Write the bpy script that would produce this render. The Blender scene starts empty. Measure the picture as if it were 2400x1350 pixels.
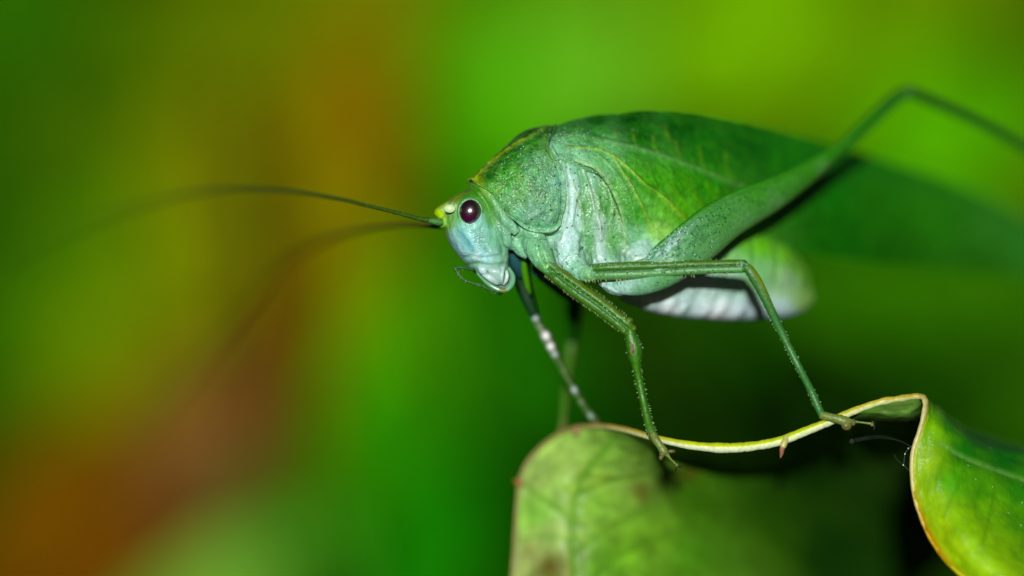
import bpy, bmesh, math, random
import numpy as np
from mathutils import Vector, Matrix, Euler, noise

random.seed(7); np.random.seed(7)
sc = bpy.context.scene
COL = sc.collection

# ------------------------------------------------------------------ camera, sky, sun, exposure
U = 2.5e-5                      # metres per unit in the plane of sharp focus (1/2400 of a 60 mm wide field)
D = 0.25                        # camera to plane of focus, metres
PITCH = math.radians(12)
FWD = Vector((0, math.cos(PITCH), -math.sin(PITCH)))
UP = Vector((0, math.sin(PITCH), math.cos(PITCH)))
CEN = Vector((0, 0, 0.35))      # middle of the plane of focus, 35 cm above the ground
cam_d = bpy.data.cameras.new('camera')
cam = bpy.data.objects.new('camera', cam_d); COL.objects.link(cam)
cam.location = CEN - FWD * D
cam.rotation_euler = (math.pi / 2 - PITCH, 0, 0)
cam_d.sensor_width = 36.0
cam_d.lens = 36.0 * D / (2400 * U)
cam_d.clip_start = 0.005; cam_d.clip_end = 60
cam_d.dof.use_dof = True
cam_d.dof.focus_distance = D + 14 * U
cam_d.dof.aperture_fstop = cam_d.lens / 17.8
sc.camera = cam

SUN_ABOVE = math.radians(9.5)
sun_dir = (-FWD * math.cos(SUN_ABOVE) + UP * math.sin(SUN_ABOVE)).normalized()
sun_dir = (sun_dir + Vector((-0.05, 0, 0))).normalized()
sd = bpy.data.lights.new('sun', 'SUN'); sd.energy = 5.0; sd.angle = math.radians(0.6); sd.color = (1.0, 0.975, 0.93)
sun = bpy.data.objects.new('sun', sd); COL.objects.link(sun)
sun.rotation_euler = (-sun_dir).to_track_quat('-Z', 'Y').to_euler()
sun.location = (0, -0.5, 1.2)

world = bpy.data.worlds.new('World'); sc.world = world; world.use_nodes = True
wn = world.node_tree
bg = wn.nodes['Background']; bg.inputs['Strength'].default_value = 0.014   # night: the near-axis flash-like sun does the lighting
sky = wn.nodes.new('ShaderNodeTexSky'); sky.sky_type = 'NISHITA'; sky.sun_disc = False
sky.sun_elevation = math.asin(sun_dir.z); sky.sun_rotation = math.atan2(sun_dir.x, sun_dir.y)
wn.links.new(sky.outputs[0], bg.inputs[0])
sc.view_settings.view_transform = 'Standard'; sc.view_settings.look = 'None'
sc.view_settings.gamma = 1.0; sc.view_settings.exposure = 0.0
try:
    sc.cycles.use_denoising = True
    sc.cycles.sample_clamp_indirect = 4.0
    sc.cycles.max_bounces = 6
except Exception:
    pass

# ------------------------------------------------------------------ helpers
FW = np.array(FWD); UPn = np.array(UP); CENn = np.array(CEN)

def W(p):
    """photo-plane units (x, y, depth behind the plane of focus) -> world metres"""
    p = np.asarray(p, float).reshape(-1, 3)
    k = (D + p[:, 2] * U) / D * U
    x = (p[:, 0] - 1200) * k; z = -(p[:, 1] - 675) * k
    return CENn + np.outer(x, [1, 0, 0]) + np.outer(z, UPn) + np.outer(p[:, 2] * U, FW)

def s2l(c):
    c = np.asarray(c, float) / 255.0
    return np.where(c <= 0.04045, c / 12.92, ((c + 0.055) / 1.055) ** 2.4)

def A(c, gain=0.72):
    return np.clip(s2l(c) * gain, 0.0005, 0.85)

def cr(ctrl, n, axis=0):
    """Catmull-Rom through the control rows"""
    ctrl = np.moveaxis(np.asarray(ctrl, float), axis, 0)
    m = len(ctrl)
    ext = np.concatenate([[2 * ctrl[0] - ctrl[1]], ctrl, [2 * ctrl[-1] - ctrl[-2]]])
    t = np.linspace(0, m - 1, n); i = np.minimum(t.astype(int), m - 2); f = t - i
    sh = (n,) + (1,) * (ctrl.ndim - 1); f = f.reshape(sh)
    p0, p1, p2, p3 = ext[i], ext[i + 1], ext[i + 2], ext[i + 3]
    o = 0.5 * (2 * p1 + (p2 - p0) * f + (2 * p0 - 5 * p1 + 4 * p2 - p3) * f ** 2 + (3 * p1 - p0 - 3 * p2 + p3) * f ** 3)
    return np.moveaxis(o, 0, axis)

def crl(pts, n):
    """Catmull-Rom, then resampled to even arc length"""
    a = cr(pts, max(n * 4, 80))
    s = np.concatenate([[0], np.cumsum(np.linalg.norm(np.diff(a[:, :2], axis=0), axis=1) + 1e-6)])
    t = np.linspace(0, s[-1], n)
    return np.stack([np.interp(t, s, a[:, k]) for k in range(a.shape[1])], 1)

class MB:
    """collects vertices in photo-plane units, faces and per-vertex colours for ONE mesh"""
    def __init__(self): self.v = []; self.f = []; self.c = []; self.n = 0
    def add(self, V, F, C):
        V = np.asarray(V, float); C = np.asarray(C, float)
        if C.ndim == 1: C = np.tile(C, (len(V), 1))
        if C.shape[1] == 3: C = np.concatenate([C, np.zeros((len(C), 1))], 1)
        self.v.append(V); self.c.append(C)
        self.f += [tuple(int(i) + self.n for i in f) for f in F]
        self.n += len(V)
    def get(self): return np.concatenate(self.v), self.f, np.concatenate(self.c)

def ringfaces(n, m, cap=True):
    F = []
    for i in range(n - 1):
        a = i * m; b = a + m
        for j in range(m):
            k = (j + 1) % m
            F.append((a + j, a + k, b + k, b + j))
    if cap:
        F.append(tuple(range(m))[::-1]); F.append(tuple(range((n - 1) * m, n * m)))
    return F

def loft(sections, n, m=32, e=1.0):
    """closed body from sections (ax,ay, bx,by, depth, half thickness); a = upper contour, b = lower contour"""
    s = cr(np.array(sections, float), n)
    th = np.linspace(0, 2 * np.pi, m, endpoint=False)
    c = np.sign(np.cos(th)) * np.abs(np.cos(th)) ** e; q = np.sign(np.sin(th)) * np.abs(np.sin(th)) ** e
    mid = (s[:, 0:2] + s[:, 2:4]) / 2; half = (s[:, 0:2] - s[:, 2:4]) / 2
    V = np.zeros((n, m, 3))
    V[:, :, :2] = mid[:, None] + half[:, None] * c[None, :, None]
    V[:, :, 2] = s[:, 4:5] + np.maximum(s[:, 5:6], 0.5) * q[None, :]
    return V.reshape(-1, 3), ringfaces(n, m), np.tile(c, n), np.repeat(np.linspace(0, 1, n), m)

def tube(path, r, rd=None, m=12, n=None, smooth=True):
    """tube along a path; r in the picture plane, rd in depth. returns V, F, cos(theta) (+1 = left of travel), t"""
    path = np.array(path, float); r = np.array(r, float) * np.ones(len(path)); rd = r if rd is None else np.array(rd, float) * np.ones(len(path))
    q = np.concatenate([path, r[:, None], rd[:, None]], 1)
    if n is None: n = max(2, len(path) * 5)
    if smooth: q = crl(q, n)
    p = q[:, :3]; n = len(p)
    t = np.gradient(p, axis=0); t /= np.linalg.norm(t, axis=1)[:, None] + 1e-9
    a = np.stack([t[:, 1], -t[:, 0], np.zeros(n)], 1); l = np.linalg.norm(a, axis=1)[:, None]
    a = np.where(l > 1e-3, a / np.maximum(l, 1e-3), [[0, -1, 0]])
    b = np.cross(t, a)
    th = np.linspace(0, 2 * np.pi, m, endpoint=False)
    V = p[:, None] + a[:, None] * (q[:, 3, None] * np.cos(th)[None])[:, :, None] + b[:, None] * (q[:, 4, None] * np.sin(th)[None])[:, :, None]
    return V.reshape(-1, 3), ringfaces(n, m), np.tile(np.cos(th), n), np.repeat(np.linspace(0, 1, n), m)

def blob(c, r, n=14, m=20):
    c = np.array(c, float); r = np.array(r, float) * np.ones(3)
    ph = np.linspace(0.06, np.pi - 0.06, n); th = np.linspace(0, 2 * np.pi, m, endpoint=False)
    V = np.stack([np.outer(np.sin(ph), np.cos(th)), np.outer(-np.cos(ph), np.ones(m)), np.outer(np.sin(ph), np.sin(th))], -1)
    return (c + V * r).reshape(-1, 3), ringfaces(n, m)

def cone(p0, p1, r):
    p0 = np.array(p0, float); p1 = np.array(p1, float); t = p1 - p0; t /= np.linalg.norm(t) + 1e-9
    a = np.cross(t, [0.3, 0.2, 0.9]); a /= np.linalg.norm(a); b = np.cross(t, a)
    V = [p0 + r * (a * math.cos(k * 2.094) + b * math.sin(k * 2.094)) for k in range(3)] + [p1]
    return np.array(V), [(0, 1, 3), (1, 2, 3), (2, 0, 3), (2, 1, 0)]

def gridsurf(ctrl, nu, nv, thick):
    g = cr(cr(ctrl, nu, 0), nv, 1)
    du = np.gradient(g, axis=0); dv = np.gradient(g, axis=1)
    nn = np.cross(du, dv); nn /= np.linalg.norm(nn, axis=2)[:, :, None] + 1e-9
    return g, nn

def gridfaces(nu, nv, off=0):
    i, j = np.meshgrid(np.arange(nu - 1), np.arange(nv - 1), indexing='ij')
    a = (i * nv + j).ravel() + off
    return np.stack([a, a + 1, a + nv + 1, a + nv], 1).tolist()

def shell(g, nn, thick):
    """closed shell from a grid: outer sheet, inner sheet pushed by thick, stitched rim"""
    nu, nv = g.shape[:2]; N = nu * nv
    V = np.concatenate([g.reshape(-1, 3), (g + nn * thick).reshape(-1, 3)])
    F = gridfaces(nu, nv) + [f[::-1] for f in gridfaces(nu, nv, N)]
    def rim(ids):
        for p, q in zip(ids[:-1], ids[1:]): F.append((q, p, p + N, q + N))
    rim([j for j in range(nv)]); rim([i * nv + nv - 1 for i in range(nu)])
    rim([(nu - 1) * nv + j for j in range(nv)][::-1]); rim([i * nv for i in range(nu)][::-1])
    return V, F

def pdist(xy, line):
    """distance of points to a polyline"""
    line = np.array(line, float); d = np.full(len(xy), 1e9)
    for a, b in zip(line[:-1], line[1:]):
        ab = b - a; t = np.clip(((xy - a) @ ab) / (ab @ ab + 1e-9), 0, 1)
        d = np.minimum(d, np.linalg.norm(xy - a - t[:, None] * ab, axis=1))
    return d

def sline(pts, n=24): return cr(np.array(pts, float), n)

def shepard(xy, anchors, gain=0.72, power=1.6, eps=60.0):
    num = np.zeros((len(xy), 3)); den = np.zeros(len(xy))
    for (x, y, c) in anchors:
        w = 1.0 / (((xy[:, 0] - x) ** 2 + (xy[:, 1] - y) ** 2 + eps) ** power)
        num += w[:, None] * A(c, gain); den += w
    return num / den[:, None]

def fbm(P, scale, octaves=3):
    out = np.zeros(len(P))
    for i, p in enumerate(P * scale): out[i] = noise.fractal(Vector(p), 0.9, 2.1, octaves)
    return out

def paint(C, xy, line, width, col, alpha, gain=0.72, mask=None):
    w = alpha * np.exp(-(pdist(xy, line) / width) ** 2)
    if mask is not None: w = w * mask
    C[:, :3] = C[:, :3] * (1 - w[:, None]) + A(col, gain) * w[:, None]
    return C

def link(name, V, F, C, mat, parent=None, world_space=False, recalc=True, smooth=True):
    me = bpy.data.meshes.new(name)
    P = np.asarray(V, float) if world_space else W(V)
    if parent is not None: P = P - np.array(ORIG[parent.name])
    me.from_pydata(P.tolist(), [], [tuple(f) for f in F]); me.update()
    if recalc:
        bm = bmesh.new(); bm.from_mesh(me); bmesh.ops.recalc_face_normals(bm, faces=bm.faces); bm.to_mesh(me); bm.free()
    if smooth: me.polygons.foreach_set('use_smooth', np.ones(len(me.polygons), bool))
    C = np.asarray(C, float)
    if C.ndim == 1: C = np.tile(C, (len(P), 1))
    if C.shape[1] == 3: C = np.concatenate([C, np.zeros((len(C), 1))], 1)
    at = me.color_attributes.new('Col', 'FLOAT_COLOR', 'POINT')
    at.data.foreach_set('color', C.astype(np.float32).ravel())
    me.materials.append(mat)
    o = bpy.data.objects.new(name, me); COL.objects.link(o)
    if parent is not None: o.parent = parent; ORIG[o.name] = ORIG[parent.name]
    return o

ORIG = {}
def thing(name, label, cat, base, group=None):
    o = bpy.data.objects.new(name, None); COL.objects.link(o)
    o.location = base; o.empty_display_size = 0.005; ORIG[o.name] = tuple(base)
    o['label'] = label; o['category'] = cat
    if group: o['group'] = group
    return o

# ------------------------------------------------------------------ materials
def vc_mat(name, rough=0.4, spec=0.5, sss=0.0, bump=0.0, bscale=8.0, grain=0.0, gscale=10.0, mottle=0.0, mscale=3.0,
           dots=0.0, dscale=4.0, dsize=0.16, dcol=(0.004, 0.03, 0.01), coat=0.0, trans=0.0):
    """pigment from the 'Col' attribute; scales are per millimetre"""
    m = bpy.data.materials.new(name); m.use_nodes = True; nt = m.node_tree; N = nt.nodes; L = nt.links
    b = N['Principled BSDF']; b.inputs['Roughness'].default_value = rough
    b.inputs['Specular IOR Level'].default_value = spec
    if coat: b.inputs['Coat Weight'].default_value = coat; b.inputs['Coat Roughness'].default_value = 0.12
    at = N.new('ShaderNodeAttribute'); at.attribute_name = 'Col'
    tc = N.new('ShaderNodeTexCoord'); mp = N.new('ShaderNodeMapping'); mp.inputs['Scale'].default_value = (1000, 1000, 1000)
    L.new(tc.outputs['Object'], mp.inputs[0]); col = at.outputs['Color']
    def mixmul(col, fac_socket, lo):
        mr = N.new('ShaderNodeMapRange'); mr.inputs[1].default_value = 0.3; mr.inputs[2].default_value = 0.7
        mr.inputs[3].default_value = lo; mr.inputs[4].default_value = 2 - lo if lo > 0.5 else 1.5
        L.new(fac_socket, mr.inputs[0])
        mx = N.new('ShaderNodeVectorMath'); mx.operation = 'SCALE'; L.new(col, mx.inputs[0]); L.new(mr.outputs[0], mx.inputs['Scale'])
        return mx.outputs[0]
    if mottle:
        nz = N.new('ShaderNodeTexNoise'); nz.inputs['Scale'].default_value = mscale; nz.inputs['Detail'].default_value = 4
        L.new(mp.outputs[0], nz.inputs['Vector']); col = mixmul(col, nz.outputs['Fac'], 1 - mottle)
    if dots:
        vo = N.new('ShaderNodeTexVoronoi'); vo.inputs['Scale'].default_value = dscale; L.new(mp.outputs[0], vo.inputs['Vector'])
        lt = N.new('ShaderNodeMapRange'); lt.inputs[1].default_value = dsize; lt.inputs[2].default_value = dsize * 0.6
        lt.inputs[3].default_value = 0; lt.inputs[4].default_value = dots
        L.new(vo.outputs['Distance'], lt.inputs[0])
        mm = N.new('ShaderNodeMath'); mm.operation = 'MULTIPLY'; L.new(lt.outputs[0], mm.inputs[0]); L.new(at.outputs['Alpha'], mm.inputs[1])
        mx = N.new('ShaderNodeMix'); mx.data_type = 'RGBA'; L.new(mm.outputs[0], mx.inputs['Factor']); L.new(col, mx.inputs['A']); mx.inputs['B'].default_value = (*dcol, 1)
        col = mx.outputs['Result']
    L.new(col, b.inputs['Base Color'])
    nrm = None
    if bump:
        nz = N.new('ShaderNodeTexNoise'); nz.inputs['Scale'].default_value = bscale; nz.inputs['Detail'].default_value = 3
        L.new(mp.outputs[0], nz.inputs['Vector'])
        bp = N.new('ShaderNodeBump'); bp.inputs['Strength'].default_value = 1.0; bp.inputs['Distance'].default_value = bump * 1e-3
        L.new(nz.outputs['Fac'], bp.inputs['Height']); nrm = bp.outputs[0]
    if grain:
        vo = N.new('ShaderNodeTexVoronoi'); vo.inputs['Scale'].default_value = gscale; L.new(mp.outputs[0], vo.inputs['Vector'])
        bp = N.new('ShaderNodeBump'); bp.invert = True; bp.inputs['Strength'].default_value = 1.0; bp.inputs['Distance'].default_value = grain * 1e-3
        L.new(vo.outputs['Distance'], bp.inputs['Height'])
        if nrm: L.new(nrm, bp.inputs['Normal'])
        nrm = bp.outputs[0]
    if nrm: L.new(nrm, b.inputs['Normal'])
    if sss:
        b.inputs['Subsurface Weight'].default_value = sss; b.inputs['Subsurface Radius'].default_value = (0.6, 1.0, 0.7)
        b.inputs['Subsurface Scale'].default_value = 0.0004
    if trans:
        tl = N.new('ShaderNodeBsdfTranslucent'); L.new(col, tl.inputs['Color'])
        ms = N.new('ShaderNodeMixShader'); ms.inputs[0].default_value = trans
        L.new(b.outputs[0], ms.inputs[1]); L.new(tl.outputs[0], ms.inputs[2]); L.new(ms.outputs[0], N['Material Output'].inputs[0])
    return m

M_BODY = vc_mat('katydid_skin', rough=0.3, spec=0.4, sss=0.12, bump=0.05, bscale=5, grain=0.02, gscale=9, mottle=0.12, mscale=5, dots=0.9, dscale=2.6, dsize=0.2)
M_PRON = vc_mat('pronotum_cuticle', rough=0.3, spec=0.35, sss=0.06, bump=0.05, bscale=6, grain=0.04, gscale=8, mottle=0.22, mscale=4, dots=0.95, dscale=2.9, dsize=0.25)
M_WING = vc_mat('wing_membrane', rough=0.4, spec=0.16, bump=0.04, bscale=5, grain=0.025, gscale=7, mottle=0.24, mscale=3, dots=0.8, dscale=3, dsize=0.2)
M_LEG = vc_mat('leg_cuticle', rough=0.36, spec=0.34, sss=0.05, bump=0.02, bscale=9, grain=0.016, gscale=9, mottle=0.24, mscale=6, dots=0.95, dscale=2.6, dsize=0.22)
M_HAIR = vc_mat('bristle', rough=0.3, spec=0.6)
M_EYE = vc_mat('compound_eye', rough=0.27, spec=1.0); M_EYE.node_tree.nodes['Principled BSDF'].inputs['IOR'].default_value = 1.85
M_MOUTH = vc_mat('mouth_plate', rough=0.2, spec=0.5, sss=0.1, mottle=0.08, mscale=8)
M_LEAF = vc_mat('leaf_blade', rough=0.4, spec=0.22, bump=0.04, bscale=3, grain=0.012, gscale=7, mottle=0.13, mscale=1.6, trans=0.1, dots=0.8, dscale=1.3, dsize=0.1, dcol=(0.25, 0.4, 0.2))
M_RIM = vc_mat('leaf_rim', rough=0.35, spec=0.35, bump=0.03, bscale=7, mottle=0.15, mscale=4)
M_BACK = vc_mat('shrub_leaf', rough=0.8, spec=0.0, mottle=0.15, mscale=0.05, trans=0.12)
M_STEM = vc_mat('shrub_stem', rough=0.8, spec=0.0, mottle=0.2, mscale=0.3)

# ------------------------------------------------------------------ ground
def ground():
    n = 60; s = 6.0
    P = []
    for i in range(n):
        for j in range(n):
            x = (i / (n - 1) - .5) * s * 2; y = -3 + j / (n - 1) * s * 2
            P.append((x, y, 0.02 * noise.noise(Vector((x * 3, y * 3, 0))) - 0.01))
    m = bpy.data.materials.new('dark_soil'); m.use_nodes = True; N = m.node_tree.nodes; L = m.node_tree.links
    b = N['Principled BSDF']; b.inputs['Roughness'].default_value = 0.95; b.inputs['Specular IOR Level'].default_value = 0.0
    nz = N.new('ShaderNodeTexNoise'); nz.inputs['Scale'].default_value = 14; nz.inputs['Detail'].default_value = 6
    rp = N.new('ShaderNodeValToRGB'); rp.color_ramp.elements[0].color = (0.002, 0.003, 0.001, 1); rp.color_ramp.elements[1].color = (0.008, 0.009, 0.003, 1)
    tc = N.new('ShaderNodeTexCoord'); L.new(tc.outputs['Object'], nz.inputs['Vector'])
    L.new(nz.outputs['Fac'], rp.inputs[0]); L.new(rp.outputs[0], b.inputs['Base Color'])
    o = link('ground', P, gridfaces(n, n), (0.02, 0.02, 0.01), m, world_space=True, recalc=False)
    o['kind'] = 'structure'
ground()

# ------------------------------------------------------------------ background shrubs
def leaf_geo(base, L, Wd, R, col, bend=0.25, fold=0.12, thick=0.0004, col2=None):
    """one leaf with a folded midrib and a bent blade; base point, frame R (x along the leaf, z out of the upper side)"""
    nu, nv = 13, 7
    P = np.zeros((nu, nv, 3)); C = np.zeros((nu, nv, 3)); c = A(col, 1.0) if max(col) > 1 else np.array(col)
    for i in range(nu):
        u = i / (nu - 1); w = Wd * 0.5 * (math.sin(math.pi * u ** 0.8) ** 0.75 + 0.015)
        for j in range(nv):
            v = (j / (nv - 1) - .5) * 2
            P[i, j] = (u * L, v * w, abs(v) * w * fold * 2 - bend * L * (u - .3) ** 2 + 0.02 * L * math.sin(5 * u + 2 * v))
            C[i, j] = c * (1.12 if abs(v) < .1 else 1.0)
    nn = np.cross(np.gradient(P, axis=0), np.gradient(P, axis=1)); nn /= np.linalg.norm(nn, axis=2)[:, :, None] + 1e-12
    V, F = shell(P, nn, -thick)
    V = V @ np.array(R).T + np.array(base)
    return V, F, np.concatenate([C.reshape(-1, 3)] * 2)

def frame(roll, tilt_x, tilt_y):
    """leaf frame: x axis turned by roll in the camera's picture plane, blade facing the camera, then tilted"""
    c, s = math.cos(roll), math.sin(roll)
    B = Matrix(((1, 0, 0), tuple(UP), tuple(-FWD))).transposed()       # columns: right, up, towards camera
    R = Matrix(((c, -s, 0), (s, c, 0), (0, 0, 1))) @ Euler((tilt_x, tilt_y, 0)).to_matrix()
    return B @ R

K_BACK = 0.80
def shrub(name, label, stem_px, stem_d, leaves, group=None, stem_col=(34, 60, 6)):
    """leaves: (x, y, depth, length, width, roll degrees, colour) in photo-plane units at the leaf's middle"""
    sx = W([[stem_px, 675, stem_d]])[0]
    base = Vector((sx[0], sx[1], 0.0))
    root = thing(name, label, 'shrub', base, group)
    top = max(W([[l[0], l[1], l[2]]])[0][2] for l in leaves)
    mb = MB()
    def wtube(pts, r0, r1, m=7):
        pts = np.array(pts); n = len(pts)
        t = np.gradient(pts, axis=0); t /= np.linalg.norm(t, axis=1)[:, None] + 1e-9
        a = np.cross(t, [0.31, 0.9, 0.2]); a /= np.linalg.norm(a, axis=1)[:, None]; b = np.cross(t, a)
        th = np.linspace(0, 2 * np.pi, m, endpoint=False); r = np.linspace(r0, r1, n)
        V = pts[:, None] + (a[:, None] * np.cos(th)[None, :, None] + b[:, None] * np.sin(th)[None, :, None]) * r[:, None, None]
        mb.add(V.reshape(-1, 3), ringfaces(n, m), A(stem_col))
    zs = np.linspace(-0.005, top, 9)
    trunk = np.stack([base.x + 0.012 * np.sin(zs * 9), base.y + 0.01 * np.cos(zs * 7), zs], 1)
    wtube(trunk, 0.004, 0.0016)
    for (x, y, d, ln, wd, roll, col) in leaves:
        k = (D + d * U) / D * U
        L, Wd = ln * k, wd * k
        R = frame(math.radians(roll), random.uniform(-.25, .25), random.uniform(-.22, .22))
        mid = W([[x, y, d]])[0]; b0 = mid - np.array(R @ Vector((L * .5, 0, 0)))
        V, F, C = leaf_geo(b0, L, Wd, R, A(col, K_BACK), bend=random.uniform(.1, .3))
        link('leaf', V, F, C, M_BACK, root, world_space=True, recalc=False)
        zt = min(max(b0[2] - 0.03, 0.02), top); i = int(np.argmin(abs(zs - zt))); s = trunk[i]
        midp = (s + b0) / 2 + np.array([0, 0.004, -0.006])
        wtube([s, midp, b0], 0.0012, 0.0006, 5)
    V, F, C = mb.get()
    link('stem', V, F, C, M_STEM, root, world_space=True)
    return root

SH = []   # shrub specs are filled in below
# dark shrub on the far left edge
SH.append(('leafy_shrub', 'blurred deep green shrub at the left edge, behind the long antenna tip', 60, 9000, [
    (40, 60, 9000, 620, 420, 80, (40, 92, 0)), (60, 420, 9400, 620, 380, 95, (28, 78, 0)), (30, 700, 9000, 560, 340, 70, (26, 78, 0)),
    (60, 980, 9300, 520, 320, 100, (48, 80, 0)), (330, 330, 9800, 520, 360, 60, (60, 86, 0)), (180, 300, 10000, 520, 380, 80, (48, 84, 0)), (180, 560, 10000, 480, 360, 80, (46, 92, 0)), (220, 290, 8600, 480, 340, 60, (60, 96, 0)), (300, 90, 9600, 520, 360, 40, (70, 108, 0)),
    (-120, 250, 9500, 600, 420, 60, (38, 85, 0)), (-150, 850, 9500, 640, 420, 110, (32, 78, 0))]))
# olive yellow shrub behind the antennae
SH.append(('leafy_shrub', 'blurred yellowish olive shrub in the gap between the two antennae', 420, 8200, [
    (560, 120, 9000, 600, 420, 70, (88, 112, 0)), (320, 640, 8600, 560, 400, 60, (70, 128, 0)), (540, 540, 8300, 560, 360, 50, (118, 134, 0)),
    (360, 830, 8200, 560, 360, 75, (96, 118, 0)), (180, 760, 8400, 480, 320, 100, (74, 118, 0)), (560, 370, 8600, 480, 300, 80, (115, 125, 0)),
    (640, 610, 8800, 460, 280, 40, (118, 118, 0)), (250, 980, 8300, 440, 280, 40, (90, 105, 0)), (500, 350, 7700, 460, 300, 60, (104, 116, 0)), (560, 590, 7500, 440, 240, 50, (112, 124, 0)), (610, 470, 7600, 380, 240, 60, (116, 122, 0))]))
# russet croton
SH.append(('croton_shrub', 'blurred shrub with orange and russet leaves slanting down the left side', 520, 7000, [
    (830, 250, 8800, 480, 230, 78, (126, 98, 0)), (850, 0, 9000, 480, 320, 50, (102, 116, 0)), (800, 330, 8700, 520, 260, 60, (130, 102, 0)), (700, 300, 9000, 420, 260, 85, (124, 114, 0)),
    (690, 700, 7700, 560, 280, 52, (118, 96, 0)), (640, 850, 7500, 540, 280, 56, (114, 84, 0)), (540, 970, 7300, 520, 260, 50, (118, 80, 28)),
    (500, 1060, 7100, 460, 220, 48, (106, 74, 34)), (330, 1180, 7300, 580, 240, 52, (106, 68, 6)), (280, 1310, 7200, 500, 280, 60, (104, 58, 6)),
    (130, 1200, 7100, 520, 320, 66, (100, 66, 0)), (640, 1040, 7100, 380, 240, 75, (108, 80, 8)), (800, 560, 7700, 420, 240, 60, (112, 106, 0)),
    (420, 1000, 7700, 460, 260, 45, (118, 92, 6)), (100, 1380, 7500, 520, 320, 30, (96, 60, 0)), (760, 800, 7900, 420, 240, 70, (100, 98, 0))]))
# bright green middle
SH.append(('leafy_shrub', 'blurred bright green shrub rising behind the face of the katydid', 960, 7600, [
    (1010, 300, 9200, 520, 320, 80, (74, 112, 0)), (1010, 90, 9200, 520, 360, 60, (84, 112, 0)), (930, 870, 7600, 600, 380, 75, (74, 146, 0)),
    (1040, 680, 8200, 520, 340, 60, (42, 136, 0)), (1080, 860, 8000, 480, 330, 95, (34, 124, 0)), (860, 760, 8000, 440, 280, 60, (80, 136, 0)),
    (900, 1090, 7400, 520, 360, 80, (38, 124, 0)), (980, 1290, 7200, 520, 360, 60, (20, 116, 0)), (780, 1000, 7800, 360, 260, 110, (66, 108, 0)),
    (1220, 800, 8800, 420, 300, 90, (26, 100, 0)), (1400, 800, 9200, 460, 300, 75, (30, 108, 0)), (1290, 900, 9000, 420, 240, 85, (14, 78, 0))]))
# lime upper middle
SH.append(('leafy_shrub', 'blurred lime green shrub directly above the back of the katydid', 1500, 8200, [
    (1210, 60, 9000, 480, 380, 60, (78, 134, 10)), (1170, 220, 8000, 520, 360, 75, (70, 160, 0)), (1340, 200, 8000, 480, 340, 50, (92, 168, 26)),
    (1480, 90, 8400, 520, 360, 40, (92, 146, 10)), (1560, 190, 8200, 520, 300, 20, (98, 152, 20)), (1200, 400, 8600, 420, 280, 80, (60, 140, 0)),
    (1740, 70, 7600, 560, 380, 50, (98, 156, 0)), (1800, 250, 8200, 520, 300, 10, (104, 140, 0)), (1480, -120, 8600, 520, 360, 10, (84, 130, 10)),
    (1900, 130, 8000, 420, 320, 30, (96, 146, 0))]))
# right hand
SH.append(('leafy_shrub', 'blurred mid green shrub behind the raised hind knee at the right edge', 2300, 8600, [
    (2060, 110, 8600, 520, 360, 40, (88, 130, 0)), (2230, 70, 8800, 520, 360, 60, (94, 132, 0)), (2390, 120, 9000, 520, 380, 75, (76, 104, 0)),
    (2260, 300, 8200, 560, 360, 20, (72, 152, 0)), (2060, 280, 8400, 480, 320, 20, (84, 138, 0)), (2400, 420, 8600, 420, 300, 70, (86, 116, 0)),
    (2560, 300, 8800, 600, 420, 50, (74, 120, 0)), (2300, -130, 9000, 600, 400, 20, (84, 120, 0))]))
# olive and dark right lower
SH.append(('leafy_shrub', 'blurred low shrub with dim olive leaves to the right of the abdomen', 2240, 7000, [
    (2140, 700, 7000, 640, 220, -8, (46, 108, 0)), (2330, 690, 6800, 520, 200, -14, (48, 110, 0)), (1960, 660, 7200, 420, 200, 0, (44, 104, 0)),
    (2330, 850, 7600, 480, 180, 20, (28, 90, 0)), (2420, 940, 7400, 420, 200, 28, (44, 104, 0)), (2250, 950, 8600, 420, 160, 24, (24, 84, 0)),
    (1560, 770, 8800, 520, 200, 0, (30, 114, 0)), (1760, 760, 8800, 420, 140, 0, (28, 98, 0)), (2130, 810, 7800, 460, 200, 6, (30, 92, 0)), (2560, 760, 7400, 520, 300, 0, (40, 90, 0))]))
# pale sprig lower left
SH.append(('leafy_shrub', 'blurred pale green sprig at the bottom edge beside the reddish leaves', 560, 5600, [
    (500, 1390, 5600, 340, 240, 60, (100, 152, 46)), (640, 1350, 5800, 300, 200, 80, (74, 138, 26)), (430, 1450, 5600, 320, 240, 40, (92, 140, 40)),
    (720, 1340, 6200, 320, 240, 70, (62, 140, 24)), (610, 1190, 6400, 300, 160, 60, (52, 84, 10)), (760, 1200, 6800, 320, 200, 75, (50, 112, 0))]))
# dark gap: its deep shade is painted into near-black leaves
SH.append(('shade_painted_shrub', 'blurred shrub, deep shade painted into its leaves, in the gap under the legs, behind the curled leaf', 1700, 12600, [
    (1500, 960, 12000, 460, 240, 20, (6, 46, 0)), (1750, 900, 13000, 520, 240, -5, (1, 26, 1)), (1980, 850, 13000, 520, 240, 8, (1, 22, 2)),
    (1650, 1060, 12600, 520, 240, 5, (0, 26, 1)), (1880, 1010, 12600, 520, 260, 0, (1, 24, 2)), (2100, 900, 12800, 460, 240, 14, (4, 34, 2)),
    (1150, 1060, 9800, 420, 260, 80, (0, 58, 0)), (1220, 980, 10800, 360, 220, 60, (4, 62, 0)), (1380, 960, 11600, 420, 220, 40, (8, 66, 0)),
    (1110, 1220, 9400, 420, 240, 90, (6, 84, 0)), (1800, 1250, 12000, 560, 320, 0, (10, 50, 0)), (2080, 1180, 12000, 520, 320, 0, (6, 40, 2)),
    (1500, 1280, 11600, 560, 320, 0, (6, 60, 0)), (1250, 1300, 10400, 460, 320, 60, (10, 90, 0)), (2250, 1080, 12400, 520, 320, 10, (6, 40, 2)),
    (2080, 1330, 11800, 520, 300, 10, (1, 24, 2)), (2350, 1250, 12400, 560, 360, 10, (10, 60, 2))]))
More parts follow.
